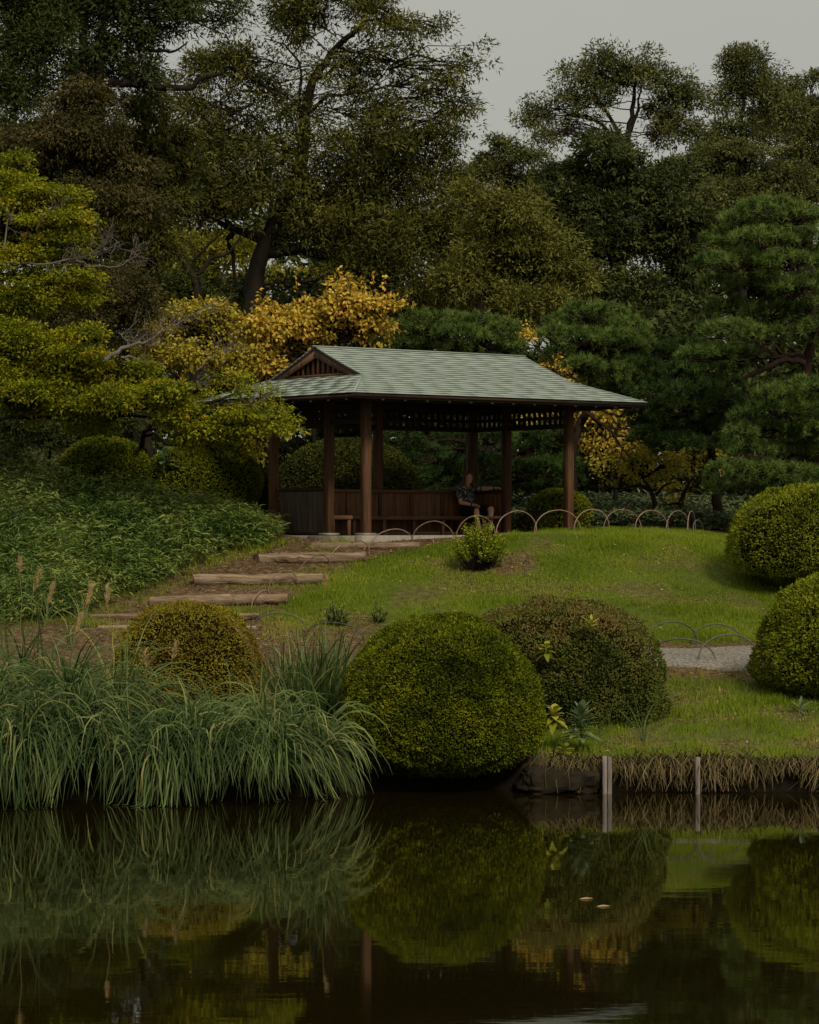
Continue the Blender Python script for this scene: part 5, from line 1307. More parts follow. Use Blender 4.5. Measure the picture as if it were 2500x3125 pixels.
# ------------------------------------------------------------------ silver grass over the water
def ribbon(start, d0, L, w, g, segs, rng, wob=0.085, wind=0.0):
    n = len(start)
    pts = np.zeros((n, segs + 1, 3)); pts[:, 0] = start
    d = unit(d0)
    for k in range(1, segs + 1):
        pts[:, k] = pts[:, k - 1] + d * (L / segs)[:, None]
        d = unit(d + np.stack([rng.normal(wind, wob, n), rng.normal(0, wob, n), np.full(n, -g * (0.35 + 1.3 * k / segs))], -1))
    pts[:, :, 2] = np.maximum(pts[:, :, 2], 0.012 + 0.0 * pts[:, :, 2])
    tang = np.gradient(pts, axis=1)
    sd = unit(np.cross(tang, np.array([0.1, -1.0, 0.5])[None, None, :]))
    prof = np.interp(np.linspace(0, 1, segs + 1), [0, 0.25, 0.6, 1], [0.7, 1.0, 0.85, 0.06])
    W = w[:, None, None] * prof[None, :, None] / 2
    V = np.stack([pts - sd * W, pts + sd * W], 2).reshape(-1, 3)
    m = 2 * (segs + 1)
    b0 = (np.arange(n) * m)[:, None]; kk = np.arange(segs)[None, :] * 2
    return V, np.stack([b0 + kk, b0 + kk + 1, b0 + kk + 3, b0 + kk + 2], -1).reshape(-1, 4), m, pts
CLUMPS = [  # photo x of the root, depth, reach, blades, label
 (-120, 34.9, 1.75, 380, 'silver grass clump half outside the left edge'),
 (30, 34.55, 1.6, 560, 'silver grass clump arching to the water at the left edge'),
 (110, 36.0, 1.8, 420, 'tall silver grass clump behind the leftmost one, with feathery tips'),
 (185, 34.6, 1.5, 480, 'silver grass clump with pale broken tips at the left'),
 (290, 35.9, 1.5, 380, 'silver grass clump left before the reddish round bush'),
 (340, 34.65, 1.4, 500, 'silver grass clump touching the water left of the pale seed head'),
 (480, 34.65, 1.25, 520, 'silver grass clump touching the water below the reddish round bush'),
 (470, 35.8, 0.95, 320, 'low silver grass clump right before the reddish round bush'),
 (610, 34.7, 1.2, 520, 'silver grass clump trailing in the water, fourth from the largest bush'),
 (640, 35.9, 0.9, 300, 'low silver grass clump at the right foot of the reddish round bush'),
 (715, 34.75, 1.2, 520, 'silver grass clump trailing in the water, third from the largest bush'),
 (800, 34.85, 1.2, 520, 'silver grass clump trailing in the water, second from the largest bush'),
 (885, 34.95, 1.25, 560, 'silver grass clump trailing in the water next to the largest bush'),
 (930, 37.3, 1.3, 420, 'upright silver grass clump with one tall plume between the two round bushes'),
 (1020, 37.4, 1.05, 260, 'dark upright grass tuft against the left flank of the largest bush')]
for q, (px, Y, Hh, nb_, lab) in enumerate(CLUMPS):
    rng = np.random.default_rng(200 + q)
    x = (px - 1250) / F_PX * Y
    z0 = ground_z(x, max(Y, 34.6)) - 0.02
    if Y < 35.3: z0 -= 0.14
    base = np.array([x, Y, z0])
    root = thing('silver_grass', lab, 'grass clump', base, group='silver grass clumps along the pond edge')
    n = int(nb_ * 0.68)
    nt_ = 11                                        # the blades of a tuft flow together
    tt = rng.integers(0, nt_, n)
    th = rng.uniform(0, 2 * np.pi, nt_)[tt] + rng.normal(0, 0.30, n); rr = 0.30 * np.sqrt(rng.random(nt_))[tt] + rng.normal(0, 0.03, n)
    st = np.stack([np.cos(th) * rr * 1.3, np.sin(th) * rr, 0 * th], -1)
    front = Y < 35.4
    up = 'upright' in lab
    tilt = np.abs(rng.normal(0.16 if up else (0.42 if front else 0.34), 0.26 if front else 0.16, nt_)[tt] + rng.normal(0, 0.12, n))
    out = np.stack([np.cos(th), np.sin(th), 0 * th], -1) + rng.normal(0, 0.16, (n, 3)) * [1, 1, 0]
    out[:, 1] -= 0.75 if front else (0.1 if up else 0.5)
    out = unit(out)
    d0 = out * np.sin(tilt)[:, None] + np.array([0, 0, 1.0]) * np.cos(tilt)[:, None]
    L = Hh * rng.uniform(0.75, 1.2, nt_)[tt] * rng.uniform(0.7, 1.2, n)
    V, Fq, m_, pts = ribbon(base + st, d0, L, rng.uniform(0.014, 0.029, n), 0.13 if up else (0.40 if front else 0.28), 9, rng)
    rn = np.clip(rng.normal(0.48, 0.14, nt_)[tt] + rng.normal(0, 0.16, n), 0, 1)
    tip = np.linspace(-0.25, 0.10, 10)
    R = np.clip(rn[:, None] + tip[None, :], 0, 1)
    R = np.where((rng.random(n) < 0.04)[:, None], 1.0, R)
    obj('blades', np_mesh('blades', V - base, Fq, np.repeat(R.ravel(), 2)), M['silver'], root)
    npl = {2: 1, 4: 1, 7: 2, 13: 1}.get(q, 0)
    for k in range(npl):
        a = base + [rng.normal(0, 0.15), rng.normal(0, 0.1), 0.0]
        hh = Hh * rng.uniform(1.0, 1.25)
        top = a + [rng.normal(0, 0.2), -0.1, hh]
        if q == 13 and k == 0: top = P(988, 1800, Y - 0.05)
        l = bez(a, top, 0, 0.015, rng, 8)
        pb = Bag(); nn = 110
        ax = unit((l[-1] - l[-3])[None])[0]
        s0 = l[-1] + ax * rng.uniform(-0.02, 0.16, nn)[:, None]
        dd = unit(ax + rng.normal(0, 0.28, (nn, 3)) + [0.15, 0, -0.05])
        V, Fq = leaves(s0, dd, rand_dir(rng, nn), rng.uniform(0.05, 0.13, nn), 0.006, droop=0.3)
        pb.add(V, Fq, np.repeat(np.clip(rng.normal(0.5, 0.2, nn), 0, 1), 4)); V, Fq = tube(l, np.linspace(0.005, 0.003, 8), 4); pb.add(V, Fq, 0.3)
        obj('plume', pb.mesh('plume', base), M['plume'], root)
# plumes over the lower edge of the bamboo grass
rng = np.random.default_rng(230)
for (x, y, yb, lab) in ((103, 1735, 1870, 'tallest tan grass plume at the lower edge of the bamboo grass'), (145, 1772, 1890, 'leaning tan grass plume right of the tallest one'), (262, 1778, 1900, 'small green tan plume at the corner of the bamboo grass'), (225, 1868, 1960, 'low tan plume by the lowest log steps')):
    a = hit(x - 8, yb + 20, 40); top = P(x, y + 70, a[1]); l = bez(a, top, 0, 0.01, rng, 8)
    pb = Bag(); nn = 260
    ax = unit((top - a)[None])[0]
    s0 = top + (ax + [0.18, 0, 0]) * rng.uniform(-0.03, 0.26, nn)[:, None]
    V, Fq = leaves(s0, unit(ax + rng.normal(0, 0.20, (nn, 3)) + [0.25, 0, 0]), rand_dir(rng, nn), rng.uniform(0.08, 0.17, nn), 0.008, droop=0.2)
    pb.add(V, Fq, np.repeat(np.clip(rng.normal(0.55, 0.2, nn), 0, 1), 4)); V, Fq = tube(l, np.linspace(0.006, 0.003, 8), 4); pb.add(V, Fq, 0.3)
    n = 14
    root = thing('grass_plume', lab, 'grass plume', a, group='tan grass plumes')
    obj('plume', pb.mesh('plume', a), M['plume'], root)
    V, Fq, m_, _p = ribbon(a + rng.normal(0, 0.03, (n, 3)) * [1, 1, 0], unit(rng.normal(0, 0.3, (n, 3)) + [0, 0, 1]), rng.uniform(0.4, 0.8, n), np.full(n, 0.012), 0.2, 7, rng)
    obj('blades', np_mesh('blades', V - a, Fq, np.repeat(np.clip(rng.normal(0.7, 0.2, n), 0, 1), m_)), M['silver'], root)

# ------------------------------------------------------------------ small wild plants by the bushes
def rosette(label, px, py_base, Y, H, nl, L, W, mat, seed, name='wild_herb', arch=0.35):
    rng = np.random.default_rng(seed)
    a = P(px, py_base, Y)
    root = thing(name, label, 'plant', a)
    bg = Bag(); bg.add(*tube(bez(np.zeros(3), np.array([0.01, -0.02, H]), 0, 0.01, rng, 6), np.linspace(0.011, 0.006, 6), 6), 0.3)
    obj('stem', bg.mesh('stem'), M[mat], root)
    for k in range(nl):
        t = (k + 0.5) / nl
        az = k * 2.4 + rng.normal(0, 0.2)
        el = 0.15 + 0.95 * t ** 2.0
        d = np.array([math.cos(az) * math.cos(el), math.sin(az) * math.cos(el), math.sin(el)])
        l = L * (1.1 - 0.45 * t) * rng.uniform(0.85, 1.15)
        n = 7; tt = np.linspace(0, 1, n)
        c = np.array([0.01 * t, -0.02 * t, H * (0.25 + 0.75 * t)]) + d * (tt * l)[:, None]
        c[:, 2] -= arch * l * tt ** 2 * (1 - 0.6 * t)
        sd = unit(np.cross(d, [0, 0, 1])[None])[0]
        wd = W * np.interp(tt, [0, 0.15, 0.45, 0.8, 1], [0.15, 0.5, 1.0, 0.55, 0.03]) / 2
        V = np.concatenate([c - sd * wd[:, None], c - np.array([0, 0, 1.0]) * wd[:, None] * 0.25, c + sd * wd[:, None]])
        Fq = []
        for i in range(n - 1): Fq += [[i, i + 1, n + i + 1, n + i], [n + i, n + i + 1, 2 * n + i + 1, 2 * n + i]]
        lb = Bag(); lb.add(V, Fq, float(np.clip(rng.normal(0.5, 0.2), 0, 1)))
        obj('leaf', lb.mesh('leaf', smooth=True), M[mat], root)
rosette('grey green plant with whorls of long leaves before the browned bush', 1772, 2285, 36.45, 0.50, 46, 0.29, 0.10, 'herb', 301)
rosette('pale green broad leaved plant left of the whorled grey green plant', 1690, 2225, 36.5, 0.24, 20, 0.23, 0.11, 'herb_lime', 302, arch=0.8)
rosette('low yellow green plant above the dark rock', 1718, 2322, 36.05, 0.18, 13, 0.20, 0.12, 'herb_lime', 303, arch=0.7)
rosette('small grey green plant against the right flank of the largest bush', 1650, 2165, 37.0, 0.22, 14, 0.13, 0.05, 'herb', 304)
rosette('yellow green seedling growing out of the side of the browned bush', 1666, 2015, 37.55, 0.2, 12, 0.18, 0.085, 'herb_lime', 305, arch=0.8)
rosette('lime green sprout on top of the browned bush', 1803, 1925, 37.75, 0.14, 14, 0.19, 0.045, 'herb_lime', 306, arch=0.1)
rosette('fern like plant at the foot of the right leafy bush', 2440, 2180, 39.0, 0.10, 12, 0.3, 0.05, 'herb', 307, arch=0.35)
rosette('pale broad leaved herb among the bamboo grass below the left bush', 500, 1430, 53.6, 0.3, 12, 0.3, 0.13, 'herb', 308, arch=0.4)
rng = np.random.default_rng(310)
for (x, yb, Y, H, n, lab) in ((1968, 2278, 37.0, 0.75, 12, 'tuft of tall grass blades right of the browned bush'), (1830, 2240, 37.0, 0.6, 4, 'few arching grass blades behind the whorled grey green plant'), (1640, 2330, 36.0, 0.3, 8, 'short yellowed blades beside the largest bush')):
    a = P(x, yb, Y)
    V, Fq, m_, _p = ribbon(a + rng.normal(0, 0.05, (n, 3)) * [1, 1, 0], unit(rng.normal(0, 0.25, (n, 3)) * [1, 1, 0] + [0, 0, 1]), H * rng.uniform(0.5, 1.1, n), np.full(n, 0.010), 0.14, 8, rng, wob=0.05)
    tag(obj('grass_tuft', np_mesh('grass_tuft', V - a, Fq, np.repeat(np.clip(rng.normal(0.5, 0.2, n), 0, 1), m_)), M['silver'], None, a), lab, 'grass tuft')

# ------------------------------------------------------------------ stakes and rock on the bank
def stake(px, pyt, w, label, seed, Y=35.5, split=True):
    rng = np.random.default_rng(seed)
    top = P(px, pyt, Y); a = np.array([top[0], Y, -0.5])
    root = thing('bank_stake', label, 'stake', a)
    H = top[2] + 0.5
    halves = ((-w / 2, -0.004), (0.004, w / 2)) if split else ((-w / 2, w / 2),)
    for k, (x0, x1) in enumerate(halves):
        me = bev_box('board', x0, x1, -0.03, 0.03, 0, H - 0.012 * k, 0.006)
        bm = bmesh.new(); bm.from_mesh(me)
        bmesh.ops.subdivide_edges(bm, edges=[e for e in bm.edges if abs(e.verts[0].co.z - e.verts[1].co.z) > 0.3], cuts=8)
        for v in bm.verts: v.co.x += rng.normal(0, 0.0022); v.co.y += rng.normal(0, 0.002)
        bm.to_mesh(me); bm.free()
        obj('board', me, M['stake'], root)
stake(1853, 2307, 0.112, 'wide split bleached wooden stake at the corner of the bank', 1)
stake(2129, 2310, 0.055, 'narrow bleached wooden stake in the right bank', 2, split=False)
rng = np.random.default_rng(5)
bm = bmesh.new(); bmesh.ops.create_icosphere(bm, subdivisions=4, radius=1)
rc = P(1705, 2378, 35.8)
V = np.array([v.co for v in bm.verts]); Vs = np.sign(V) * np.abs(V) ** 0.6 * [0.50, 0.34, 0.20]
Vs = Vs * (1 + (vnoise(V + 3, 2.2, 8)[:, None] - 0.5) * 0.35 + (vnoise(V + 3, 7, 9)[:, None] - 0.5) * 0.10)
for v, c in zip(bm.verts, Vs): v.co = c
me = bpy.data.meshes.new('bank_rock'); bm.to_mesh(me); bm.free()
tag(obj('bank_rock', me, M['rock'], None, rc), 'dark flat rock at the water edge between largest bush and stake', 'rock')
# two pale leaf-shaped flecks lying flat on the pond
for (x, y, lab, mt) in ((1790, 2745, 'pale fleck on the pond, left of the pair', 'plume'), (1843, 2768, 'pale fleck on the pond, right of the pair', 'plume')):
    Yw = EYE * F_PX / (y - HORIZON); a = P(x, y, Yw) + [0, 0, 0.004]
    V, Fq = leaves(np.array([[-0.07, 0, 0.0], [-0.06, 0.06, 0.0]]), np.array([[1, 0.1, 0.0], [1, -0.2, 0.02]]), np.array([[0, 0, 1.0], [0, 0, 1.0]]), 0.13, 0.06, droop=-0.02)
    tag(obj('pale_fleck', np_mesh('pale_fleck', V, Fq, np.full(8, 0.9)), M[mt], None, a), lab, 'leaf', 'pale flecks')
# ------------------------------------------------------------------ low hoops edging the lawn
def hoop(a, b, ztop, label, mat, group, r=0.010, lean=0.0, seed=0):
    rng = np.random.default_rng(seed)
    a = np.array(a); b = np.array(b)
    mid = (a + b) / 2
    h = float(np.clip(ztop - mid[2], 0.24, 0.46))
    t = np.linspace(0, np.pi, 25)
    c = a + (b - a) * ((1 - np.cos(t)) / 2)[:, None]
    c[:, 2] += h * np.sin(t) ** 0.85
    c[:, 1] += lean * np.sin(t)
    c = c + np.cumsum(rng.normal(0, 0.0018, c.shape), 0)
    c = np.concatenate([[c[0] - [0, 0, 0.12]], c, [c[-1] - [0, 0, 0.12]]])
    V, Fq = tube(c, r, 7)
    tag(obj('edging_hoop', np_mesh('edging_hoop', V - mid, Fq, smooth=True), M[mat], None, mid), label, 'hoop', group)
g1 = 'bamboo hoops from the steps along the lawn crest'
ORD = ['lowest', 'second', 'third', 'fourth', 'fifth', 'sixth', 'seventh', 'eighth', 'ninth', 'tenth', 'eleventh', 'twelfth', 'thirteenth', 'fourteenth', 'fifteenth']
STEP = [((767, 1868), (827, 1838), 1805), ((819, 1812), (909, 1788), 1745), ((906, 1775), (1010, 1735), 1701), ((1004, 1722), (1129, 1692), 1652), ((1126, 1690), (1260, 1668), 1615), ((1255, 1672), (1390, 1661), 1589), ((1389, 1661), (1512, 1650), 1568)]
where = ['beside the fifth log step', 'beside the long fourth log step', 'beside the third log step', 'before the second log step', 'below the pavilion kerb', 'before the bench, left of the bright shrub', 'right behind the bright shrub']
for k, ((x0, y0), (x1, y1), yt) in enumerate(STEP):
    a, b = hit(x0, y0, 44.3), hit(x1, y1, 44.3)
    hoop(a, b, P(0, yt, (a[1] + b[1]) / 2)[2], 'rusty bamboo edging hoop ' + where[k], 'hoop', g1, seed=k)
CREST = [(1514, 1639, 51.3, 51.8, 1558), (1630, 1770, 51.7, 52.3, 1557), (1752, 1860, 52.2, 52.7, 1555), (1842, 1958, 52.6, 53.2, 1555), (1938, 2040, 53.1, 53.8, 1558), (2034, 2103, 53.7, 54.6, 1560), (2098, 2122, 54.0, 54.9, 1560), (2116, 2146, 53.6, 54.4, 1586)]
cw = ['left of the right front post, first on the lawn crest', 'crossing the foot of the right front post', 'just right of the right front post', 'third to the right of the right front post', 'before the yellow leaved trees on the crest', 'last wide one on the lawn crest', 'seen edge on at the end of the lawn crest', 'dark and low at the far end of the lawn crest']
for k, (x0, x1, Y0, Y1, yt) in enumerate(CREST):
    a = P(x0, 1600, Y0); b = P(x1, 1600, Y1)
    a[2] = ground_z(a[0], a[1]); b[2] = ground_z(b[0], b[1])
    hoop(a, b, P(0, yt, (Y0 + Y1) / 2)[2], 'bamboo edging hoop ' + cw[k], 'hoop' if k < 7 else 'hoop_dark', g1, seed=20 + k)
g2 = 'dark hoops along the gravel path'
PATHH = [((762, 1935), (935, 1932), 1870, 'dark thin edging hoop right of the reddish round bush'), ((935, 1945), (1110, 1958), 1900, 'dark edging hoop left of the largest green bush'), ((1330, 1962), (1470, 1962), 1890, 'dark edging hoop whose top shows between the two largest bushes'),
         ((1850, 1962), (1992, 1985), 1898, 'dark edging hoop at the right shoulder of the browned bush'), ((1962, 1975), (2129, 1968), 1899, 'dark edging hoop on the far side of the gravel path, middle one'), ((2113, 1968), (2262, 1966), 1903, 'dark edging hoop on the far side of the path nearest the leafy right bush'),
         ((1990, 2005), (2184, 2022), 1950, 'bent dark edging hoop on the near side of the gravel path'), ((2132, 2022), (2312, 2012), 1937, 'dark edging hoop on the near side of the path touching the leafy right bush')]
for k, ((x0, y0), (x1, y1), yt, lab) in enumerate(PATHH):
    a, b = hit(x0, y0, 38), hit(x1, y1, 38)
    hoop(a, b, P(0, yt, (a[1] + b[1]) / 2)[2], lab, 'hoop_dark', g2, r=0.0115, seed=40 + k)

# ------------------------------------------------------------------ the seated person
def sphere_v(c, r, seg=14, rings=9):
    r = np.broadcast_to(np.asarray(r, dtype=float), (3,))
    ph = np.linspace(-np.pi / 2, np.pi / 2, rings + 2)[1:-1]; th = np.arange(seg) * 2 * np.pi / seg
    V = np.concatenate([[[0, 0, -1.0]], np.stack([np.outer(np.cos(ph), np.cos(th)), np.outer(np.cos(ph), np.sin(th)), np.outer(np.sin(ph), np.ones(seg))], -1).reshape(-1, 3), [[0, 0, 1.0]]])
    T = []
    for j in range(seg):
        T.append([0, 1 + (j + 1) % seg, 1 + j]); T.append([len(V) - 1, 1 + (rings - 1) * seg + j, 1 + (rings - 1) * seg + (j + 1) % seg])
        for i in range(rings - 1):
            a, b = 1 + i * seg + j, 1 + i * seg + (j + 1) % seg
            T += [[a, b, b + seg], [a, b + seg, a + seg]]
    return V * r + np.asarray(c), np.array(T)
class Flesh:
    def __init__(self): self.b = Bag()
    def ball(self, c, r): self.b.add(*sphere_v(c, r))
    def limb(self, pts):
        """pts: list of (point, radius)"""
        for (p, r), (q, s) in zip(pts[:-1], pts[1:]):
            p, q = np.array(p), np.array(q)
            n = max(2, int(np.linalg.norm(q - p) / max(0.004, 0.35 * min(r, s))))
            for t in np.linspace(0, 1, n + 1): self.b.add(*sphere_v(p + (q - p) * t, r + (s - r) * t, 10, 6))
    def build(self, name, mat, parent, voxel, smooth=4, dec=0.4):
        me = self.b.mesh(name + '_cage')
        o = bpy.data.objects.new(name + '_cage', me); col.objects.link(o)
        m = o.modifiers.new('r', 'REMESH'); m.mode = 'VOXEL'; m.voxel_size = voxel; m.use_smooth_shade = True
        s = o.modifiers.new('s', 'SMOOTH'); s.iterations = smooth; s.factor = 0.5
        d = o.modifiers.new('d', 'DECIMATE'); d.ratio = dec
        dg = bpy.context.evaluated_depsgraph_get()
        me2 = bpy.data.meshes.new_from_object(o.evaluated_get(dg))
        me2.name = name
        bpy.data.objects.remove(o); bpy.data.meshes.remove(me)
        me2.materials.clear()
        me2.polygons.foreach_set('use_smooth', np.ones(len(me2.polygons), dtype=bool))
        return obj(name, me2, mat, parent)
M['skin'] = noisy_mat('skin', [(0.3, (0.50, 0.28, 0.175)), (0.7, (0.60, 0.35, 0.23))], (12, 12, 12), bump=0.05, rough=0.55)
M['hair'] = noisy_mat('brown_hair', [(0.3, (0.045, 0.020, 0.011)), (0.55, (0.12, 0.054, 0.030)), (0.8, (0.21, 0.105, 0.06))], (70, 70, 5), bump=0.9, bdist=0.01, rough=0.5)
M['shorts'] = noisy_mat('black_cotton', [(0.3, (0.006, 0.006, 0.007)), (0.7, (0.014, 0.014, 0.015))], (20, 20, 20), bump=0.3)
M['eye_dark'] = noisy_mat('dark_eye', [(0.3, (0.008, 0.006, 0.005)), (0.7, (0.02, 0.014, 0.01))], (20, 20, 20), bump=0, rough=0.2)
M['lip'] = noisy_mat('lip', [(0.3, (0.20, 0.075, 0.055)), (0.7, (0.26, 0.10, 0.075))], (20, 20, 20), bump=0)
m, nt, out = new_mat('floral_shirt')
tc = nd(nt, 'ShaderNodeTexCoord')
vo = nd(nt, 'ShaderNodeTexNoise', i_Scale=17.0, i_Detail=2.5, i_Distortion=1.6)
v2 = nd(nt, 'ShaderNodeTexNoise', i_Scale=26.0, i_Detail=2.0, i_Distortion=1.0)
nt.links.new(tc.outputs['Object'], vo.inputs['Vector']); nt.links.new(tc.outputs['Object'], v2.inputs['Vector'])
r1 = ramp(nt, [(0.0, (0.012, 0.018, 0.024)), (0.56, (0.016, 0.026, 0.032)), (0.60, (0.36, 0.28, 0.25)), (0.72, (0.42, 0.36, 0.34))])
r2 = ramp(nt, [(0.0, (0, 0, 0)), (0.57, (0, 0, 0)), (0.62, (0.045, 0.075, 0.06)), (1, (0.06, 0.09, 0.075))])
nt.links.new(vo.outputs['Fac'], r1.inputs[0]); nt.links.new(v2.outputs['Fac'], r2.inputs[0])
mx = nd(nt, 'ShaderNodeMix', data_type='RGBA', blend_type='ADD', i_Factor=1.0)
nt.links.new(r1.outputs[0], mx.inputs['A']); nt.links.new(r2.outputs[0], mx.inputs['B'])
bs = nd(nt, 'ShaderNodeBsdfPrincipled', i_Roughness=0.8)
nt.links.new(mx.outputs['Result'], bs.inputs['Base Color']); nt.links.new(bs.outputs[0], out.inputs['Surface'])
M['shirt'] = m

U0, V0 = 4.30, 2.50
p_loc = pav(U0, V0, 0.0)
LSH, LEL, LWR = (-0.175, -0.05, 0.895), (-0.285, 0.20, 0.885), (-0.318, 0.43, 0.902)
RSH, REL, RWR = (0.175, -0.05, 0.895), (0.205, 0.03, 0.615), (0.06, 0.205, 0.572)
LKN, LAN = (-0.145, 0.52, 0.485), (-0.12, 0.55, 0.09)
RKN, RAN = (0.175, 0.47, 0.455), (0.15, 0.53, 0.09)
HC = np.array([-0.005, 0.005, 1.085])
HEAD_TURN = math.radians(-26)            # the face is turned towards the pond
def HP(x, y, z):
    c, s_ = math.cos(HEAD_TURN), math.sin(HEAD_TURN)
    return HC + np.array([c * x - s_ * y, s_ * x + c * y, z])
b = Flesh()
for (c, r) in (((0, 0.0, 0.47), (0.165, 0.125, 0.11)), ((0, -0.03, 0.58), (0.145, 0.105, 0.11)), ((0, -0.05, 0.70), (0.15, 0.105, 0.12)), ((0, -0.06, 0.81), (0.165, 0.11, 0.12)), ((0, -0.06, 0.895), (0.155, 0.075, 0.06))): b.ball(c, r)
b.limb([((0, -0.055, 0.92), 0.058), ((-0.003, -0.02, 1.01), 0.052)])
b.ball(HC, (0.074, 0.094, 0.112)); b.ball(HP(0, 0.045, -0.062), (0.050, 0.046, 0.046)); b.ball(HP(0, 0.075, -0.092), (0.024, 0.02, 0.018)); b.ball(HP(0, 0.03, 0.03), (0.066, 0.07, 0.062))
b.limb([(HP(0, 0.092, 0.022), 0.009), (HP(0, 0.108, -0.018), 0.013)]); b.ball(HP(0.012, 0.096, -0.022), 0.009); b.ball(HP(-0.012, 0.096, -0.022), 0.009)
b.limb([(HP(-0.035, 0.082, 0.03), 0.010), (HP(0.035, 0.082, 0.03), 0.010)])
b.limb([(HP(-0.018, 0.088, -0.052), 0.008), (HP(0.018, 0.088, -0.052), 0.008)])
for s in (-1, 1): b.ball(HP(s * 0.076, -0.005, -0.01), (0.010, 0.020, 0.032)); b.ball(HP(s * 0.045, 0.065, -0.02), (0.022, 0.02, 0.022))
b.limb([(LSH, 0.058), ((-0.24, 0.09, 0.89), 0.047), (LEL, 0.040), ((-0.30, 0.28, 0.893), 0.040), (LWR, 0.026)])
b.limb([(RSH, 0.058), ((0.20, -0.02, 0.76), 0.048), (REL, 0.040), ((0.16, 0.09, 0.605), 0.040), (RWR, 0.026)])
b.limb([((-0.085, 0.02, 0.46), 0.095), ((-0.12, 0.28, 0.475), 0.078), (LKN, 0.060), ((-0.14, 0.51, 0.37), 0.056), (LAN, 0.036)])
b.limb([((0.085, 0.02, 0.46), 0.095), ((0.13, 0.25, 0.465), 0.078), (RKN, 0.058), ((0.168, 0.475, 0.35), 0.056), (RAN, 0.036)])
for an in (LAN, RAN): b.limb([((an[0], an[1] - 0.03, 0.045), 0.034), ((an[0], an[1] + 0.10, 0.040), 0.034), ((an[0], an[1] + 0.17, 0.032), 0.026)])
def hand(fl, w, fwd, palm_n, thumb_side, curl):
    """palm and five fingers; fwd along the hand, palm_n out of the palm, thumb_side across"""
    w, f, n, t = (np.array(x, dtype=float) for x in (w, fwd, palm_n, thumb_side))
    f, n = unit(f[None])[0], unit(n[None])[0]; t = unit((t - f * (t @ f))[None])[0]
    for k in range(4):
        o = (1.5 - k) * 0.0205
        k0 = w + f * 0.02 + t * o * 0.7; k1 = w + f * (0.082 - 0.004 * abs(1.2 - k)) + t * o
        fl.limb([(k0, 0.0145), (k1, 0.0115)])
        Lf = (0.072, 0.082, 0.077, 0.060)[k]
        a, p = curl * 0.5, k1
        for sg, (fr, r0_, r1_) in enumerate(((0.45, 0.0098, 0.0090), (0.32, 0.0090, 0.0084), (0.23, 0.0084, 0.0072))):
            q = p + (f * math.cos(a) + n * math.sin(a)) * Lf * fr + t * o * 0.06
            fl.limb([(p, r0_), (q, r1_)]); p = q; a += curl
    k0 = w + f * 0.022 + t * 0.022; k1 = w + f * 0.052 + t * 0.046 + n * 0.014; k2 = k1 + f * 0.028 + t * 0.012 + n * 0.012; k3 = k2 + f * 0.024 + n * 0.008
    fl.limb([(k0, 0.0155), (k1, 0.0125)]); fl.limb([(k1, 0.0115), (k2, 0.0098)]); fl.limb([(k2, 0.0098), (k3, 0.008)])
hand(b, LWR, (-0.10, 0.99, 0.02), (0, 0, -1), (1, 0, 0), 0.42)
hand(b, RWR, (-0.75, 0.62, -0.22), (0.1, 0.1, -1), (0, 0.5, 0.6), 0.30)
person = b.build('person', M['skin'], None, 0.0055, 3, 0.22)
person.location = p_loc; person.rotation_euler = (0, 0, PA + math.pi)
tag(person, 'person with shoulder length brown hair in dark floral shirt sitting at the bench corner', 'person')
s = Flesh()
for (c, r) in (((0, 0.0, 0.50), (0.172, 0.135, 0.07)), ((0, -0.03, 0.59), (0.158, 0.122, 0.11)), ((0, -0.05, 0.70), (0.163, 0.120, 0.12)), ((0, -0.06, 0.81), (0.178, 0.122, 0.115)), ((0, -0.062, 0.885), (0.160, 0.085, 0.058))): s.ball(c, r)
s.limb([(LSH, 0.068), ((-0.24, 0.09, 0.89), 0.064)]); s.limb([(RSH, 0.068), ((0.205, -0.01, 0.735), 0.066)])
for sg in (-1, 1): s.limb([((sg * 0.055, -0.075, 0.955), 0.016), ((sg * 0.05, 0.0, 0.945), 0.014), ((sg * 0.028, 0.052, 0.895), 0.012)])
s.build('shirt', M['shirt'], person, 0.008, 3, 0.35)
s = Flesh()
s.ball((0, 0.0, 0.455), (0.178, 0.14, 0.095))
s.limb([((-0.085, 0.02, 0.46), 0.106), ((-0.12, 0.28, 0.478), 0.092), ((-0.138, 0.44, 0.486), 0.080)])
s.limb([((0.085, 0.02, 0.46), 0.106), ((0.13, 0.25, 0.468), 0.092), ((0.165, 0.42, 0.46), 0.080)])
s.build('shorts', M['shorts'], person, 0.009, 3, 0.35)
s = Flesh()
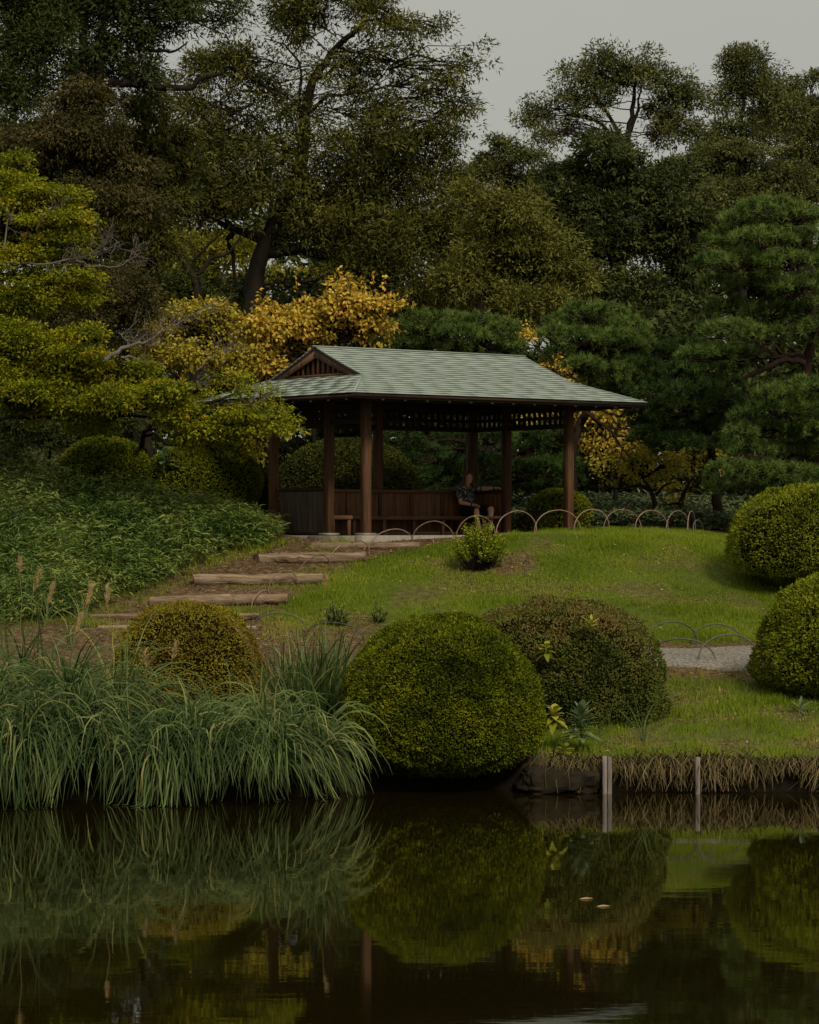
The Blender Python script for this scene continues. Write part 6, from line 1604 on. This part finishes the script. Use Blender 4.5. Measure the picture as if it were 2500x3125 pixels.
for an in (LAN, RAN): s.limb([((an[0], an[1] - 0.035, 0.045), 0.043), ((an[0], an[1] + 0.10, 0.042), 0.042), ((an[0], an[1] + 0.175, 0.034), 0.032)])
s.build('shoes', M['shorts'], person, 0.008, 3, 0.35)
h = Flesh()
h.ball(HP(0, -0.022, 0.028), (0.088, 0.100, 0.100)); h.ball(HP(0, -0.045, -0.03), (0.086, 0.078, 0.10))
for sg in (-1, 1):
    h.limb([(HP(sg * 0.035, 0.052, 0.088), 0.026), (HP(sg * 0.074, 0.040, 0.03), 0.024), (HP(sg * 0.086, 0.018, -0.06), 0.026), (HP(sg * 0.098, 0.012, -0.145), 0.022)])
    h.limb([(HP(sg * 0.07, -0.03, 0.0), 0.040), (HP(sg * 0.085, -0.03, -0.10), 0.040), (HP(sg * 0.10, -0.025, -0.175), 0.022)])
h.limb([(HP(0, -0.08, 0.0), 0.05), (HP(0, -0.09, -0.12), 0.05), (HP(0, -0.085, -0.18), 0.025)])
hr = h.build('hair', M['hair'], person, 0.007, 2, 0.7)
hv = np.array([v.co for v in hr.data.vertices]); wig = (vnoise(hv * [1, 1, 0.25], 90, 5) - 0.5)[:, None] * 0.014 * unit(hv - HC)
hr.data.vertices.foreach_set('co', (hv + wig).astype(np.float32).ravel()); hr.data.update()
def dab(name, c, r, mat):
    V, T = sphere_v((0, 0, 0), r, 10, 6)
    obj(name, np_mesh(name, V, T, smooth=True), mat, person, c)
for sg in (-1, 1):
    dab('eye', HP(sg * 0.030, 0.086, 0.006), (0.011, 0.006, 0.006), M['eye_dark'])
    dab('eyebrow', HP(sg * 0.031, 0.090, 0.027), (0.018, 0.006, 0.004), M['hair'])
dab('mouth', HP(0, 0.094, -0.054), (0.021, 0.006, 0.006), M['lip'])
for wpt, d_ in ((LWR, (-0.1, 0.99, 0.02)), (RWR, (-0.62, 0.75, -0.2))):
    d_ = unit(np.array(d_)[None])[0]; c = np.array(wpt) - d_ * 0.012
    V, Fq = tube(np.array([c - d_ * 0.012, c, c + d_ * 0.012]), 0.031, 14)
    obj('bracelet', np_mesh('bracelet', V, Fq, smooth=True), M['shorts'], person)
